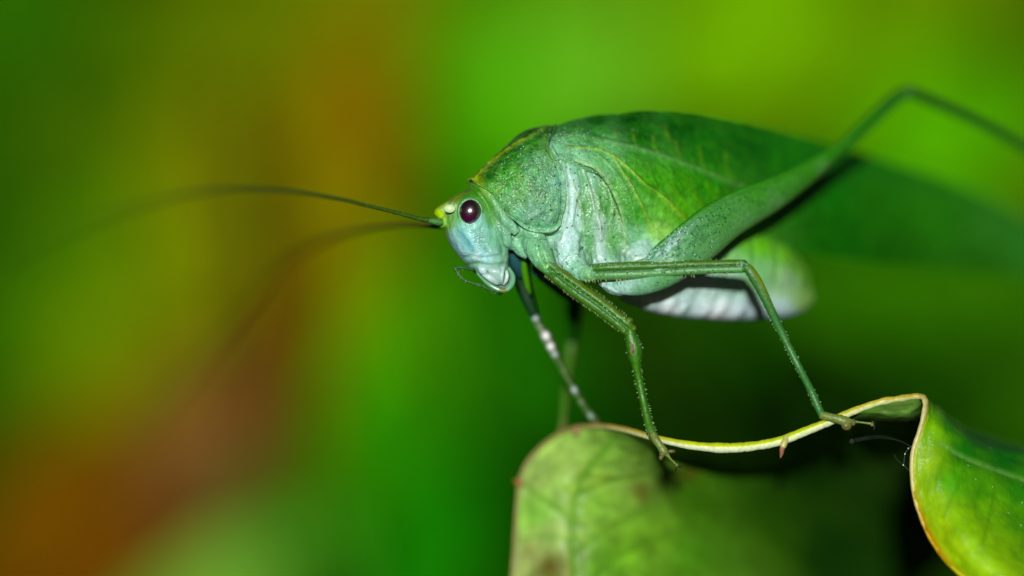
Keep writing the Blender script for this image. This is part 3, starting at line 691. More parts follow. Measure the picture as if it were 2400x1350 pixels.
# mouth: labrum, mandibles, lip
def plates():
    def plate(name, S, col, n=18):
        V, F, c, t = loft(S, n, 20, .8); link(name, V, F, A(col, .8), M_MOUTH, KAT)
    plate('labrum', [(1120, 621, 1136, 619, 28, 3), (1120, 630, 1142, 627, 24, 9), (1124, 640, 1141, 640, 26, 9), (1130, 646, 1139, 644, 30, 3)], (178, 216, 212))
    plate('mandible', [(1140, 620, 1170, 622, 34, 4), (1141, 632, 1176, 634, 22, 12), (1148, 645, 1177, 648, 26, 12), (1160, 660, 1174, 661, 34, 8), (1167, 668, 1171, 668, 40, 2)], (170, 208, 198))
    plate('mandible', [(1128, 644, 1136, 640, 30, 3), (1136, 652, 1148, 642, 22, 10), (1148, 661, 1160, 652, 24, 10), (1162, 668, 1168, 662, 34, 6), (1167, 669, 1170, 667, 40, 2)], (190, 222, 216))
    plate('maxilla', [(1171, 624, 1184, 624, 34, 3), (1171, 640, 1182, 641, 22, 10), (1170, 655, 1180, 658, 26, 10), (1172, 666, 1178, 668, 36, 3)], (176, 216, 206))
    plate('maxilla', [(1184, 634, 1190, 634, 34, 3), (1184, 646, 1193, 646, 28, 8), (1181, 658, 1190, 660, 32, 7), (1178, 668, 1182, 669, 40, 2)], (206, 232, 224))
    V, F, c, t = tube([(1118, 640, 50), (1138, 660, 34), (1160, 675, 30), (1182, 681, 30), (1198, 668, 34), (1202, 648, 40), (1192, 628, 50)], [3, 5, 6, 6, 7, 6, 4], m=12, n=50)
    col = A((110, 172, 134)) * np.ones((len(t), 1)); col[(t > .45) & (t < .58)] = A((112, 134, 70))
    link('lip', V, F, col, M_MOUTH, KAT)
plates()

def hairs(name, mb_items, parent):
    mb = MB()
    for (a, b, r, c) in mb_items:
        V, F = cone(a, b, r); mb.add(V, F, A(c, .9))
    V, F, C = mb.get()
    o = link(name, V, F, C, M_HAIR, parent, recalc=False); o['kind'] = 'stuff'; return o

def leg_hairs(path, r, n, ln, side=0, cols=((190, 220, 180), (120, 170, 90)), lean=.25, dz=.6, rad=.9):
    """short bristles along a tube path. side: -1 one edge, +1 other edge, 0 all round"""
    path = np.array(path, float); q = crl(np.concatenate([path, (np.array(r) * np.ones(len(path)))[:, None]], 1), 120); out = []
    for i in range(n):
        k = random.randint(2, 117); p = q[k, :3]; t = q[k + 1, :3] - q[k - 1, :3]; t /= np.linalg.norm(t)
        a = np.array([t[1], -t[0], 0]); a /= np.linalg.norm(a) + 1e-9; b = np.cross(t, a)
        th = random.uniform(0, 6.28) if side == 0 else (0 if side > 0 else math.pi) + random.uniform(-.5, .5)
        d = a * math.cos(th) + b * math.sin(th) * dz
        p0 = p + d * q[k, 3] * .96; p1 = p0 + (d + t * lean * random.uniform(.3, 1.6)) * ln * random.uniform(.6, 1.3)
        out.append((p0, p1, rad * 1.25, random.choice(cols)))
    return out

# palps
def palp(path, r):
    r = [q * .82 for q in r]; V, F, c, t = tube(path, r, m=10, n=60)
    o = link('palp', V, F, A((48, 100, 50)), M_LEG, KAT)
    hairs('bristle', leg_hairs(path, r, 60, 3.8, cols=((170, 205, 140), (110, 150, 70)), rad=.5), o)
palp([(1112, 632, 26), (1098, 631, 16), (1084, 628, 8), (1070, 627, 4), (1066, 629, 2), (1073, 640, 0), (1084, 653, -2), (1096, 660, -2), (1124, 669, 2), (1150, 680, 10), (1166, 686, 16)],
     [4, 4.4, 4.2, 4, 4, 3.8, 3.6, 3.2, 3.6, 4.2, 3.4])
palp([(1192, 640, 120), (1190, 664, 130), (1180, 680, 136), (1168, 690, 140)], [4, 4, 4, 3])

# antennae
def antenna(path, r, sock, taper=.5, col=(60, 92, 20)):
    V, F, c, t = tube(path, np.array(r) * np.linspace(1, taper, len(r)), m=8, n=220)
    seg = 1 + .10 * np.sign(np.sin(t * 900))[:, None]
    o = link('antenna', V, F, A(col) * seg, M_LEG, KAT)
    V, F, c, t = tube(sock[0], sock[1], m=14, n=20); link('antenna_base', V, F, A((70, 130, 60)), M_LEG, o)
    q = [p for p in path if abs(p[0] - 1000) < 160]
    if len(q) > 2: hairs('bristle', leg_hairs(q, [4] * len(q), 40, 3.2, cols=((190, 215, 120), (120, 150, 60)), rad=.6), o)
antenna([(1022, 519, 40), (1004, 516, 34), (985, 513, 26), (940, 501, 6), (900, 491, -20), (850, 479, -55), (800, 467, -100), (700, 451, -210), (620, 444, -310), (540, 443, -420),
         (460, 452, -540), (380, 468, -660), (290, 494, -790), (200, 525, -920), (100, 566, -1060), (-20, 620, -1220)],
        [7, 6.5, 5.6, 5.6, 5.4, 5.6, 6, 6.5, 7, 7, 7, 6.5, 6, 5.5, 5, 4], ([(1036, 520, 46), (1026, 520, 42), (1014, 518, 37), (1004, 516, 34)], [8, 9, 7.5, 6]))
antenna([(1026, 528, 110), (1008, 529, 135), (980, 528, 185), (940, 528, 265), (890, 532, 380), (840, 540, 520), (790, 552, 680), (740, 571, 850), (690, 602, 1030), (640, 646, 1220),
         (580, 712, 1460), (520, 784, 1700), (460, 856, 1920), (400, 926, 2120), (330, 1000, 2320)],
        [6.5, 6, 6, 6.2, 6.8, 7.2, 7.8, 8.4, 9, 9.4, 9.6, 9.6, 9, 8, 7], ([(1040, 526, 95), (1030, 528, 106), (1018, 529, 120), (1008, 529, 130)], [8, 9, 7.5, 6]), .55, (92, 88, 8))

# pronotum: saddle over the front of the thorax
PRO = [[(1101, 433, 85), (1108, 427, 52), (1122, 436, 26), (1146, 447, 12), (1168, 468, 6), (1189, 496, 9)],
       [(1130, 402, 95), (1137, 403, 52), (1152, 421, 19), (1171, 447, 5), (1188, 479, 2), (1205, 515, 9)],
       [(1175, 359, 110), (1181, 366, 57), (1194, 399, 15), (1208, 440, 0), (1220, 486, 0), (1232, 535, 16)],
       [(1222, 317, 125), (1228, 336, 64), (1240, 377, 15), (1252, 430, -4), (1260, 486, -2), (1266, 544, 18)],
       [(1264, 302, 140), (1266, 320, 74), (1270, 352, 25), (1286, 420, 3), (1295, 486, 2), (1293, 543, 18)],
       [(1306, 296, 150), (1298, 314, 84), (1285, 344, 36), (1317, 395, 16), (1324, 460, 13), (1311, 527, 22)]]
def build_pronotum():
    ctrl = np.array(PRO, float); mid = ctrl[:, 0, 2]
    nu, nv = 110, 100
    far = ctrl[:, 1:].copy(); far[:, :, 2] = 2 * mid[:, None] - far[:, :, 2]
    full = np.concatenate([ctrl[:, ::-1], far], 1)            # near rim -> back -> far rim
    g, nn = gridsurf(full, nu, nv * 2, 5)
    P = g.reshape(-1, 3); xy = P[:, :2]; near = (P[:, 2] < np.repeat(cr(mid[:, None], nu)[:, 0], nv * 2)).astype(float)
    anch = [(1115, 425, (140, 180, 0)), (1150, 415, (20, 110, 10)), (1200, 372, (30, 116, 12)), (1250, 335, (50, 130, 30)), (1160, 440, (84, 166, 60)), (1190, 420, (50, 150, 30)), (1210, 400, (72, 156, 50)),
            (1240, 400, (84, 158, 96)), (1270, 380, (92, 160, 104)), (1290, 345, (84, 150, 60)), (1200, 470, (92, 168, 100)), (1230, 450, (90, 164, 80)), (1220, 500, (104, 176, 130)), (1260, 500, (100, 168, 126)),
            (1300, 480, (104, 172, 128)), (1310, 430, (110, 180, 146)), (1270, 440, (80, 150, 100)), (1260, 532, (100, 174, 128)), (1300, 530, (104, 178, 130)), (1180, 355, (30, 70, 10)), (1240, 312, (34, 80, 8)), (1298, 300, (40, 96, 10)), (1135, 405, (60, 100, 10))]
    C = np.concatenate([shepard(xy, anch, .74), np.ones((len(P), 1)) * .8], 1); H = np.zeros(len(P))
    car = sline([(1104, 430), (1120, 417), (1158, 382), (1204, 346), (1240, 328), (1279, 304)])
    C = paint(C, xy, car, 3.2, (150, 180, 0), .85, mask=np.clip((1300 - xy[:, 0]) / 90, .35, 1)); H -= 4 * np.exp(-(pdist(xy, car) / 4) ** 2)
    v = np.tile(np.linspace(0, 1, nv * 2), nu); u = np.repeat(np.linspace(0, 1, nu), nv * 2)
    e = np.minimum(np.minimum(v, 1 - v) * 2 * 260, np.minimum(u * 190, (1 - u) * 190))
    C[:, :3] = C[:, :3] * (1 - .3 * np.exp(-(e / 5) ** 2))[:, None] + A((130, 190, 120)) * (.3 * np.exp(-(e / 5) ** 2))[:, None]
    H -= 2 * np.exp(-(e / 4) ** 2); H += 3 * np.exp(-((e - 11) / 5) ** 2)
    fb = fbm(P, .05, 4)
    H -= 2.2 * fb
    vein = np.exp(-(np.abs(fbm(P + 77, .028, 2)) / .07) ** 2)
    C[:, :3] = C[:, :3] * (1 - .35 * vein[:, None]) + A((120, 176, 70)) * .35 * vein[:, None]
    C[:, :3] *= (1 + .4 * fb)[:, None]
    for pts, w, h in (([(1235, 515), (1256, 500), (1270, 490)], 6, -5), ([(1240, 455), (1244, 480), (1238, 500)], 8, -4), ([(1290, 505), (1284, 520)], 5, -5)):
        dd = np.exp(-(pdist(xy, sline(pts)) / w) ** 2); H += h * dd; C[:, :3] += (A((150, 205, 180)) - C[:, :3]) * (.4 * dd)[:, None]
    # vein-free outward direction: towards the outside of the saddle
    g2 = (P + nn.reshape(-1, 3) * H[:, None] * SGN).reshape(g.shape)
    V, F = shell(g2, nn, -5 * SGN)
    return link('pronotum', V, F, np.clip(np.concatenate([C, C]), .001, .8), M_PRON, KAT)
# sign that makes positive H sink inwards (depth grows away from the camera on the near flank)
SGN = 1
_g, _n = gridsurf(np.array(PRO, float)[:, ::-1], 20, 20, 1)
if _n[10, 5, 2] < 0: SGN = -1
PRONO = build_pronotum()

# wings
WING = [[(1294, 300, 150), (1292, 322, 78), (1298, 347, 42), (1316, 378, 44)],
        [(1336, 283, 166), (1334, 320, 66), (1338, 360, 30), (1350, 395, 46)],
        [(1390, 270, 180), (1392, 330, 70), (1398, 386, 26), (1412, 420, 44)],
        [(1450, 265, 195), (1450, 340, 78), (1455, 430, 26), (1458, 520, 52)],
        [(1508, 259, 212), (1506, 350, 96), (1502, 460, 40), (1486, 598, 76)],
        [(1606, 263, 265), (1604, 370, 148), (1598, 480, 96), (1580, 600, 90)],
        [(1710, 280, 345), (1705, 380, 246), (1700, 490, 200), (1690, 590, 205)],
        [(1820, 303, 480), (1816, 400, 410), (1810, 490, 380), (1804, 580, 396)],
        [(1960, 340, 690), (1956, 430, 630), (1950, 520, 610), (1944, 606, 620)],
        [(2100, 382, 930), (2096, 460, 870), (2092, 540, 860), (2090, 622, 870)],
        [(2260, 434, 1180), (2256, 500, 1130), (2252, 570, 1120), (2250, 634, 1130)],
        [(2420, 514, 1440), (2415, 560, 1400), (2410, 604, 1395), (2408, 642, 1400)],
        [(2540, 598, 1640), (2537, 612, 1625), (2534, 630, 1620), (2532, 646, 1620)]]
def build_wing(far=False):
    ctrl = np.array(WING, float)
    if far: ctrl[:, :, 2] = 2 * ctrl[:, :1, 2] + 14 - ctrl[:, :, 2]; ctrl[:, :, 1] += 3
    nu, nv = (340, 130) if not far else (90, 30)
    g, nn = gridsurf(ctrl, nu, nv, 4); P = g.reshape(-1, 3); xy = P[:, :2]
    anch = [(1310, 345, (110, 176, 130)), (1350, 375, (112, 176, 130)), (1330, 300, (50, 130, 40)), (1400, 310, (56, 140, 50)), (1420, 345, (92, 166, 96)), (1400, 280, (14, 84, 8)), (1480, 275, (4, 76, 4)),
            (1500, 320, (20, 100, 10)), (1600, 290, (6, 84, 8)), (1650, 350, (14, 104, 10)), (1760, 330, (6, 92, 6)), (1850, 370, (14, 106, 8)), (1420, 400, (96, 168, 100)), (1450, 440, (76, 152, 60)), (1480, 400, (60, 146, 30)),
            (1530, 430, (44, 136, 10)), (1600, 430, (40, 132, 8)), (1660, 430, (30, 124, 8)), (1500, 500, (60, 150, 40)), (1530, 500, (84, 164, 60)), (1490, 560, (110, 176, 130)), (1560, 500, (90, 168, 40)), (1545, 540, (130, 190, 90)), (1600, 500, (70, 156, 20)),
            (1520, 585, (140, 194, 160)), (1950, 360, (8, 96, 6)), (1950, 450, (10, 98, 8)), (2050, 480, (20, 98, 2)), (2200, 500, (28, 104, 10)), (2330, 550, (34, 106, 32)), (2100, 590, (14, 80, 4)), (2300, 610, (26, 90, 14)), (1960, 560, (8, 88, 4)), (2440, 580, (36, 108, 40))]
    C = np.concatenate([shepard(xy, anch, .74), np.zeros((len(P), 1))], 1); H = np.zeros(len(P))  # anchors also paint in the shaded top and the sheen near the tip
    C[:, 3] = np.clip((1460 - xy[:, 0]) / 60, 0, 1) + .35 * np.clip((1520 - xy[:, 0]) / 60, 0, 1) * (xy[:, 1] > 420)
    if not far:
        veins = [([(1315, 325), (1350, 318), (1400, 327), (1498, 350), (1570, 373), (1643, 399), (1745, 440), (1790, 462)], 6, (96, 158, 92), .6, -4),
                 ([(1330, 345), (1400, 350), (1436, 366), (1472, 393), (1512, 433), (1552, 462), (1620, 530)], 3.2, (132, 176, 50), .8, -4),
                 ([(1350, 375), (1400, 396), (1425, 426), (1444, 462), (1458, 499), (1466, 550), (1470, 596)], 4, (150, 196, 130), .7, -5),
                 ([(1436, 366), (1470, 420), (1494, 462), (1512, 500), (1530, 540)], 3, (140, 180, 50), .6, -3),
                 ([(1400, 360), (1440, 400), (1470, 450), (1490, 520), (1500, 590)], 2.6, (110, 176, 80), .4, -3),
                 ([(1552, 462), (1600, 500), (1650, 560)], 2.8, (110, 164, 30), .4, -2)]
        for x0, y0, y1 in ((1440, 300, 330), (1482, 305, 345), (1530, 320, 358), (1584, 332, 372), (1640, 345, 395), (1700, 360, 415), (1560, 300, 330)):
            veins.append(([(x0, y0), (x0 + 3, (y0 + y1) / 2), (x0 + 11, y1)], 4, (96, 152, 30), .45, -2))
        for x0, y0 in ((1520, 380), (1570, 395), (1620, 420), (1680, 440)):
            veins.append(([(x0, y0), (x0 + 10, y0 + 40), (x0 + 35, y0 + 80)], 5, (80, 160, 20), .4, -2))
        for (ln, w, col, a, h) in veins:
            ln = sline(ln, 40); C = paint(C, xy, ln, w, col, a); H += h * np.exp(-(pdist(xy, ln) / w) ** 2)
    C[:, :3] *= (1 + .38 * np.clip((xy[:, 0] - 1700) / 260, 0, 1))[:, None]; C[:, 2] *= 1 - .45 * np.clip((xy[:, 0] - 1480) / 200, 0, 1)
    if not far:
        for x0, y0 in ((1500, 395), (1545, 392), (1600, 410), (1655, 425), (1575, 440), (1630, 460)):
            C = paint(C, xy, sline([(x0, y0), (x0 + 22, y0 + 45), (x0 + 60, y0 + 95)]), 9, (66, 146, 0), .5)
        C = paint(C, xy, sline([(1480, 356), (1560, 380), (1640, 408), (1740, 450)]), 7, (46, 132, 30), .5)
    v = np.tile(np.linspace(0, 1, nv), nu)
    vn = noise
    net = np.array([vn.voronoi(Vector((p[0] * .042, p[1] * .042, 0)))[0] for p in P]); net = np.clip((net[:, 1] - net[:, 0]) / .12, 0, 1)
    C[:, :3] = C[:, :3] * (1 - .3 * (1 - net))[:, None] + A((72, 140, 16)) * (.3 * (1 - net))[:, None]; H += -1.6 * (1 - net)
    fb = fbm(P, .03, 4); C[:, :3] *= (1.1 + .26 * fb)[:, None]; H += 2.0 * fb
    s = 1 if nn[nu // 2, nv // 2, 2] > 0 else -1
    if far: s = -s
    g2 = (P + nn.reshape(-1, 3) * H[:, None] * s).reshape(g.shape)
    V, F = shell(g2, nn, 4 * s)
    return link('wing', V, F, np.clip(np.concatenate([C, C]), .001, .8), M_WING, KAT)
NEARWING = build_wing(); build_wing(True)

# beads on the cuticle: pale ones are painted glints, dark ones pigment specks
def glints_or_specks(o, n, region, size=(.8, 1.7), cols=((200, 232, 214), (150, 205, 170), (120, 186, 120), (130, 196, 150))):
    """scatter small beads over the camera-side vertices of o; region(xy) gives a density"""
    me = o.data; nv = len(me.vertices); co = np.zeros(nv * 3); me.vertices.foreach_get('co', co); co = co.reshape(-1, 3) + np.array(ORIG[o.name])
    no = np.zeros(nv * 3); me.vertices.foreach_get('normal', no); no = no.reshape(-1, 3)
    q = co - CENn; dd = q @ FW; k = (D + dd) / D * U
    xy = np.stack([q[:, 0] / k + 1200, 675 - (q @ UPn) / k], 1)
    w = region(xy) * (no @ FW < -.25); idx = np.random.choice(nv, n, p=w / w.sum()); mb = MB()
    for i in idx:
        r = random.uniform(*size) * U; t = random.random() * 6
        e1 = np.array([math.cos(t), 0, math.sin(t)]); nn = no[i]; e1 = e1 - nn * (e1 @ nn); e1 /= np.linalg.norm(e1) + 1e-9; e2 = np.cross(nn, e1)
        c = co[i] + nn * r * .2
        V = [c + e1 * r, c + e2 * r, c - e1 * r, c - e2 * r, c + nn * r * .9, c - nn * r * .6]
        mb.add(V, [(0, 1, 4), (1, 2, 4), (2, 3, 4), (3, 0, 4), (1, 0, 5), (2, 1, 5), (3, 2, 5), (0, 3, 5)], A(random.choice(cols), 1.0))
    V, F, C = mb.get(); g = link('glint_or_speck', V, F, C, M_BEAD, o, world_space=True, recalc=False); g['kind'] = 'stuff'
def G(x, y, sx, sy): return lambda p: np.exp(-((p[:, 0] - x) / sx) ** 2 - ((p[:, 1] - y) / sy) ** 2)
def mixr(*fs): return lambda p: sum(w * f(p) for w, f in fs)
M_BEAD = vc_mat('glint_speck_bead', rough=0.2, spec=0.7)
glints_or_specks(PRONO, 360, mixr((1, G(1300, 410, 26, 110)), (.8, G(1210, 370, 50, 34)), (.22, G(1240, 480, 60, 60))))
glints_or_specks(NEARWING, 420, mixr((1.2, G(1370, 380, 50, 26)), (1, G(1340, 318, 40, 18)), (.7, G(1440, 430, 40, 50)), (.3, G(1480, 540, 40, 50)), (.15, G(1440, 320, 60, 20))))
glints_or_specks(BODY, 520, mixr((1, G(1340, 600, 30, 50)), (1, G(1405, 570, 24, 50)), (.8, G(1420, 620, 50, 24)), (.4, G(1250, 580, 40, 30)), (.3, G(1200, 600, 12, 40)), (.5, G(1440, 540, 30, 60))))

# ---------------------------------------------------------------- legs
def tarsus(parent, path, r, lobes, claws, col=(112, 134, 60), tube_n=30):
    mb = MB()
    V, F, c, t = tube(path, r, m=10, n=tube_n); mb.add(V, F, A(col))
    for (p, rr) in lobes:
        V, F = blob(p, rr, 10, 12); mb.add(V, F, A((104, 102, 54)))
    for pts in claws:
        V, F, c, t = tube(pts, [2.2, 1.8, .5], m=6, n=10); mb.add(V, F, A((22, 18, 8)))
    V, F, C = mb.get(); return link('foot', V, F, C, M_LEG, parent)

def grooved(V, c, S, n, m):
    """cross-section with a rounded upper keel and a flatter lower face meeting in a groove"""
    q = cr(np.array(S, float), n); d0 = np.repeat(q[:, 4], m); w = np.repeat(q[:, 5], m); near = V[:, 2] < d0
    prof = np.maximum(np.sqrt(np.clip(1 - ((c - .44) / .56) ** 2, 0, 1)), .78 * np.sqrt(np.clip(1 - ((c + .42) / .58) ** 2, 0, 1)))
    V[:, 2] = np.where(near, d0 - w * prof, V[:, 2]); return V

# near front leg
def front_leg():
    S = [(1280, 600, 1258, 628, 2, 16), (1303, 619, 1276, 643, 0, 17), (1336, 642, 1294, 658, 4, 17), (1369, 665, 1340, 694, -4, 17), (1417, 701, 1388, 727, -10, 16), (1450, 728, 1428, 756, -14, 15), (1470, 744, 1452, 776, -16, 15), (1484, 760, 1466, 786, -16, 12), (1488, 774, 1474, 790, -16, 5)]
    V, F, c, t = loft(S, 90, 64); V = grooved(V, c, S, 90, 64)
    C = A((50, 122, 10)) * np.ones((len(V), 1))
    k = np.exp(-((c - .75) / .3) ** 2)[:, None]; C = C * (1 - .6 * k) + A((112, 128, 8)) * .6 * k
    k = np.exp(-((c + .35) / .10) ** 2)[:, None]; C = C * (1 - .7 * k) + A((16, 60, 6)) * .7 * k
    k = np.exp(-((c + .8) / .3) ** 2)[:, None]; C = C * (1 - .5 * k) + A((84, 150, 40)) * .5 * k
    k = (np.exp(-(t / .12) ** 2))[:, None]; C = C * (1 - .8 * k) + A((104, 174, 104)) * .8 * k
    k = np.exp(-((t - .95) / .06) ** 2)[:, None]; C = C * (1 - .4 * k) + A((110, 104, 20)) * .4 * k
    C = np.concatenate([C * .9, np.ones((len(C), 1)) * .3], 1)
    leg = link('front_leg', V, F, C, M_LEG, KAT)
    for p, r in (((1474, 752, -18), (10, 9, 13)), ((1462, 776, -16), (9, 8, 12)), ((1485, 770, -16), (7, 9, 12))):
        V, F = blob(p, r, 12, 16); link('knee', V, F, A((74, 116, 14)), M_LEG, leg)
    up = [(1303, 619, -8), (1369, 665, -4), (1417, 701, -10), (1470, 744, -16)]; lo = [(1276, 643, -8), (1340, 694, -4), (1388, 727, -10), (1452, 776, -16)]
    it = []
    for ln, s in ((up, 1), (lo, -1)):
        q = crl(ln, 70)
        for p in q[1:-1]:
            if random.random() < .8: it.append((p, p + np.array([s * random.uniform(1, 4), -s * random.uniform(4, 8) , random.uniform(-5, 2)]), .8, random.choice(((200, 225, 150), (110, 150, 60)))))
    hairs('bristle', it, leg)
    path = [(1476, 770, -16), (1479, 790, -16), (1486, 815, -16), (1489, 838, -14), (1492, 862, -10), (1500, 900, -4), (1507, 935, -10), (1516, 975, -6), (1524, 1005, 2), (1532, 1024, 4)]
    r = [10, 15, 19, 17, 11, 9.5, 9.5, 10, 10.5, 9]
    V, F, c, t = tube(path, r, [9, 12, 14, 13, 10, 9, 9, 9, 9, 8], m=22, n=110)
    C = A((42, 102, 8)) * np.ones((len(V), 1)); k = np.exp(-((c + .1) / .4) ** 2)[:, None]; C = C * (1 - .4 * k) + A((84, 150, 24)) * .4 * k
    k = np.clip((t - .75) / .25, 0, 1)[:, None]; C = C * (1 - .5 * k) + A((90, 130, 60)) * .5 * k
    tib = link('tibia', V, F, C, M_LEG, leg)
    V, F = blob((1483, 817, -26), (6.5, 17, 5), 14, 16)
    tt = V[:, 1]; link('hearing_slit', V, F, np.where((np.abs(V[:, :1] - 1483.5) < 3.4) & (np.abs(V[:, 1:2] - 817) < 13), A((84, 74, 50)), A((150, 160, 90))), M_LEG, leg)
    hairs('bristle', leg_hairs(path, r, 150, 5.5, cols=((200, 225, 170), (120, 170, 90))), leg)
    tarsus(leg, [(1530, 1018, 2), (1538, 1032, -8), (1548, 1046, -10), (1556, 1058, -12), (1562, 1064, -10), (1572, 1076, -10), (1584, 1088, -6)], [10, 9.5, 9, 10, 6, 2.6, 2.8],
           [((1552, 1064, -12), (7, 10, 7)), ((1573, 1058, -8), (10, 4.5, 6)), ((1549, 1072, -12), (5, 7, 5)), ((1586, 1090, -6), (4.5, 5, 4))],
           [[(1586, 1090, -6), (1592, 1094, -6), (1598, 1093, -6)], [(1586, 1090, -6), (1585, 1098, -6), (1582, 1106, -5)]])
    return leg
LEGF = front_leg()
glints_or_specks(LEGF, 90, mixr((1, lambda p: np.exp(-(pdist(p, [(1300, 636), (1470, 756)]) / 5) ** 2))), (.9, 1.8))

# near middle leg
def middle_leg():
    S = [(1358, 632, 1362, 656, 0, 12), (1384, 620, 1378, 657, -2, 16), (1412, 616, 1420, 656, -10, 17), (1470, 613, 1470, 655, -16, 17), (1535, 612, 1535, 651, -20, 16), (1607, 610, 1607, 645, -23, 15), (1680, 609, 1680, 641, -26, 15), (1728, 608, 1728, 640, -28, 14), (1744, 610, 1744, 638, -28, 12), (1751, 616, 1751, 632, -28, 5)]
    V, F, c, t = loft(S, 130, 72); V = grooved(V, c, S, 130, 72)
    C = A((88, 156, 84)) * np.ones((len(V), 1))
    k = np.clip((c + .05) / .15, 0, 1)[:, None]; C = C * (1 - k) + (A((62, 122, 36)) * (1 - t[:, None]) + A((40, 108, 8)) * t[:, None]) * k
    k = np.exp(-((c - .8) / .25) ** 2)[:, None] * t[:, None]; C = C * (1 - .7 * k) + A((100, 130, 4)) * .7 * k
    k = np.exp(-((c + .06) / .085) ** 2)[:, None] * np.clip((t - .12) / .08, 0, 1)[:, None]; C = C * (1 - .9 * k) + A((8, 52, 10)) * .9 * k
    k = np.exp(-((c + 1) / .12) ** 2)[:, None]; C = C * (1 - .5 * k) + A((150, 190, 90)) * .5 * k
    k = np.exp(-((t - .93) / .07) ** 2)[:, None]; C = C * (1 - .5 * k) + A((40, 120, 50)) * .5 * k
    al = np.where((c < -.2) & (t > .15), 1.0, 0.15)
    h = 2.5 * np.exp(-((c + .06) / .085) ** 2)
    V[:, 2] += 0 * h
    leg = link('middle_leg', V, F, np.concatenate([C, al[:, None]], 1), M_LEG, KAT)
    for p, r in (((1741, 616, -28), (11, 8, 13)), ((1743, 631, -27), (9, 8, 13))):
        V, F = blob(p, r, 12, 16); link('knee', V, F, A((50, 116, 24)), M_LEG, leg)
    it = []
    for k in range(70):
        x = random.uniform(1420, 1745); y = np.interp(x, [1412, 1535, 1745], [616, 612, 610]); it.append(((x, y + 1, -24), (x + random.uniform(-1, 2), y - random.uniform(4, 8), -26), .7, (190, 220, 150)))
    for k in range(46):
        x = random.uniform(1370, 1720); y = np.interp(x, [1370, 1470, 1607, 1745], [657, 655, 645, 639]); it.append(((x, y - 1, -20), (x + random.uniform(0, 4), y + random.uniform(7, 12), -22), .75, (200, 220, 140)))
    for k in range(150):
        x = random.uniform(1390, 1740); y = np.interp(x, [1390, 1745], [624, 620]) + random.uniform(-5, 6); d = np.interp(x, [1412, 1745], [-27, -42]); it.append(((x, y, d + 1), (x + 1, y - 2, d - 4), .9, (190, 220, 190)))
    hairs('bristle', it, leg)
    path = [(1744, 620, -26), (1754, 630, -26), (1766, 648, -26), (1778, 668, -24), (1793, 698, -22), (1808, 730, -18), (1838, 792, -10), (1872, 860, -16), (1901, 916, -8), (1918, 955, -8), (1928, 976, -6)]
    r = [7, 11, 13, 12.5, 11.5, 10.5, 9.2, 8.4, 8.8, 9.2, 8.5]
    V, F, c, t = tube(path, r, m=20, n=120)
    C = A((54, 120, 50)) * np.ones((len(V), 1))
    k = np.exp(-((c - .8) / .5) ** 2)[:, None] * np.exp(-((t - .12) / .12) ** 2)[:, None]; C = C * (1 - .9 * k) + A((140, 156, 0)) * .9 * k
    k = np.exp(-((c - .1) / .16) ** 2)[:, None] * np.clip(1 - t[:, None] * 1.6, 0, 1); C = C * (1 - .6 * k) + A((20, 76, 20)) * .6 * k
    k = np.exp(-((c - .95) / .3) ** 2)[:, None]; C = C * (1 - .5 * k) + A((60, 110, 20)) * .5 * k
    tib = link('tibia', V, F, C, M_LEG, leg)
    hairs('bristle', leg_hairs(path, r, 200, 4.6, cols=((200, 225, 200), (120, 170, 90))), leg)
    tarsus(leg, [(1924, 972, -6), (1936, 976, -10), (1950, 979, -14), (1966, 983, -16), (1984, 988, -14), (1998, 988, -10), (2018, 990, -6), (2042, 993, -10)], [10, 10.5, 10, 11, 12, 5, 2.4, 3],
           [((1984, 996, -14), (13, 13, 10)), ((1972, 982, -14), (8, 10, 9)), ((2000, 990, -12), (6, 8, 6)), ((2044, 995, -10), (5, 5, 4))],
           [[(2044, 995, -10), (2050, 1001, -10), (2047, 1009, -10)], [(2042, 993, -6), (2046, 988, -6), (2054, 996, -6)]])
    return leg
M_SPECK = vc_mat('cuticle_speck', rough=0.4, spec=0.3)
def bright(leg):
    n = leg.name
    return leg
LEGM = middle_leg()
glints_or_specks(LEGM, 46, mixr((1, G(1560, 638, 140, 6))), (1.6, 2.6), ((20, 60, 30), (34, 70, 40)))
glints_or_specks(LEGM, 130, mixr((1, G(1560, 621, 150, 4)), (.8, G(1735, 622, 12, 12))), (.8, 1.6))

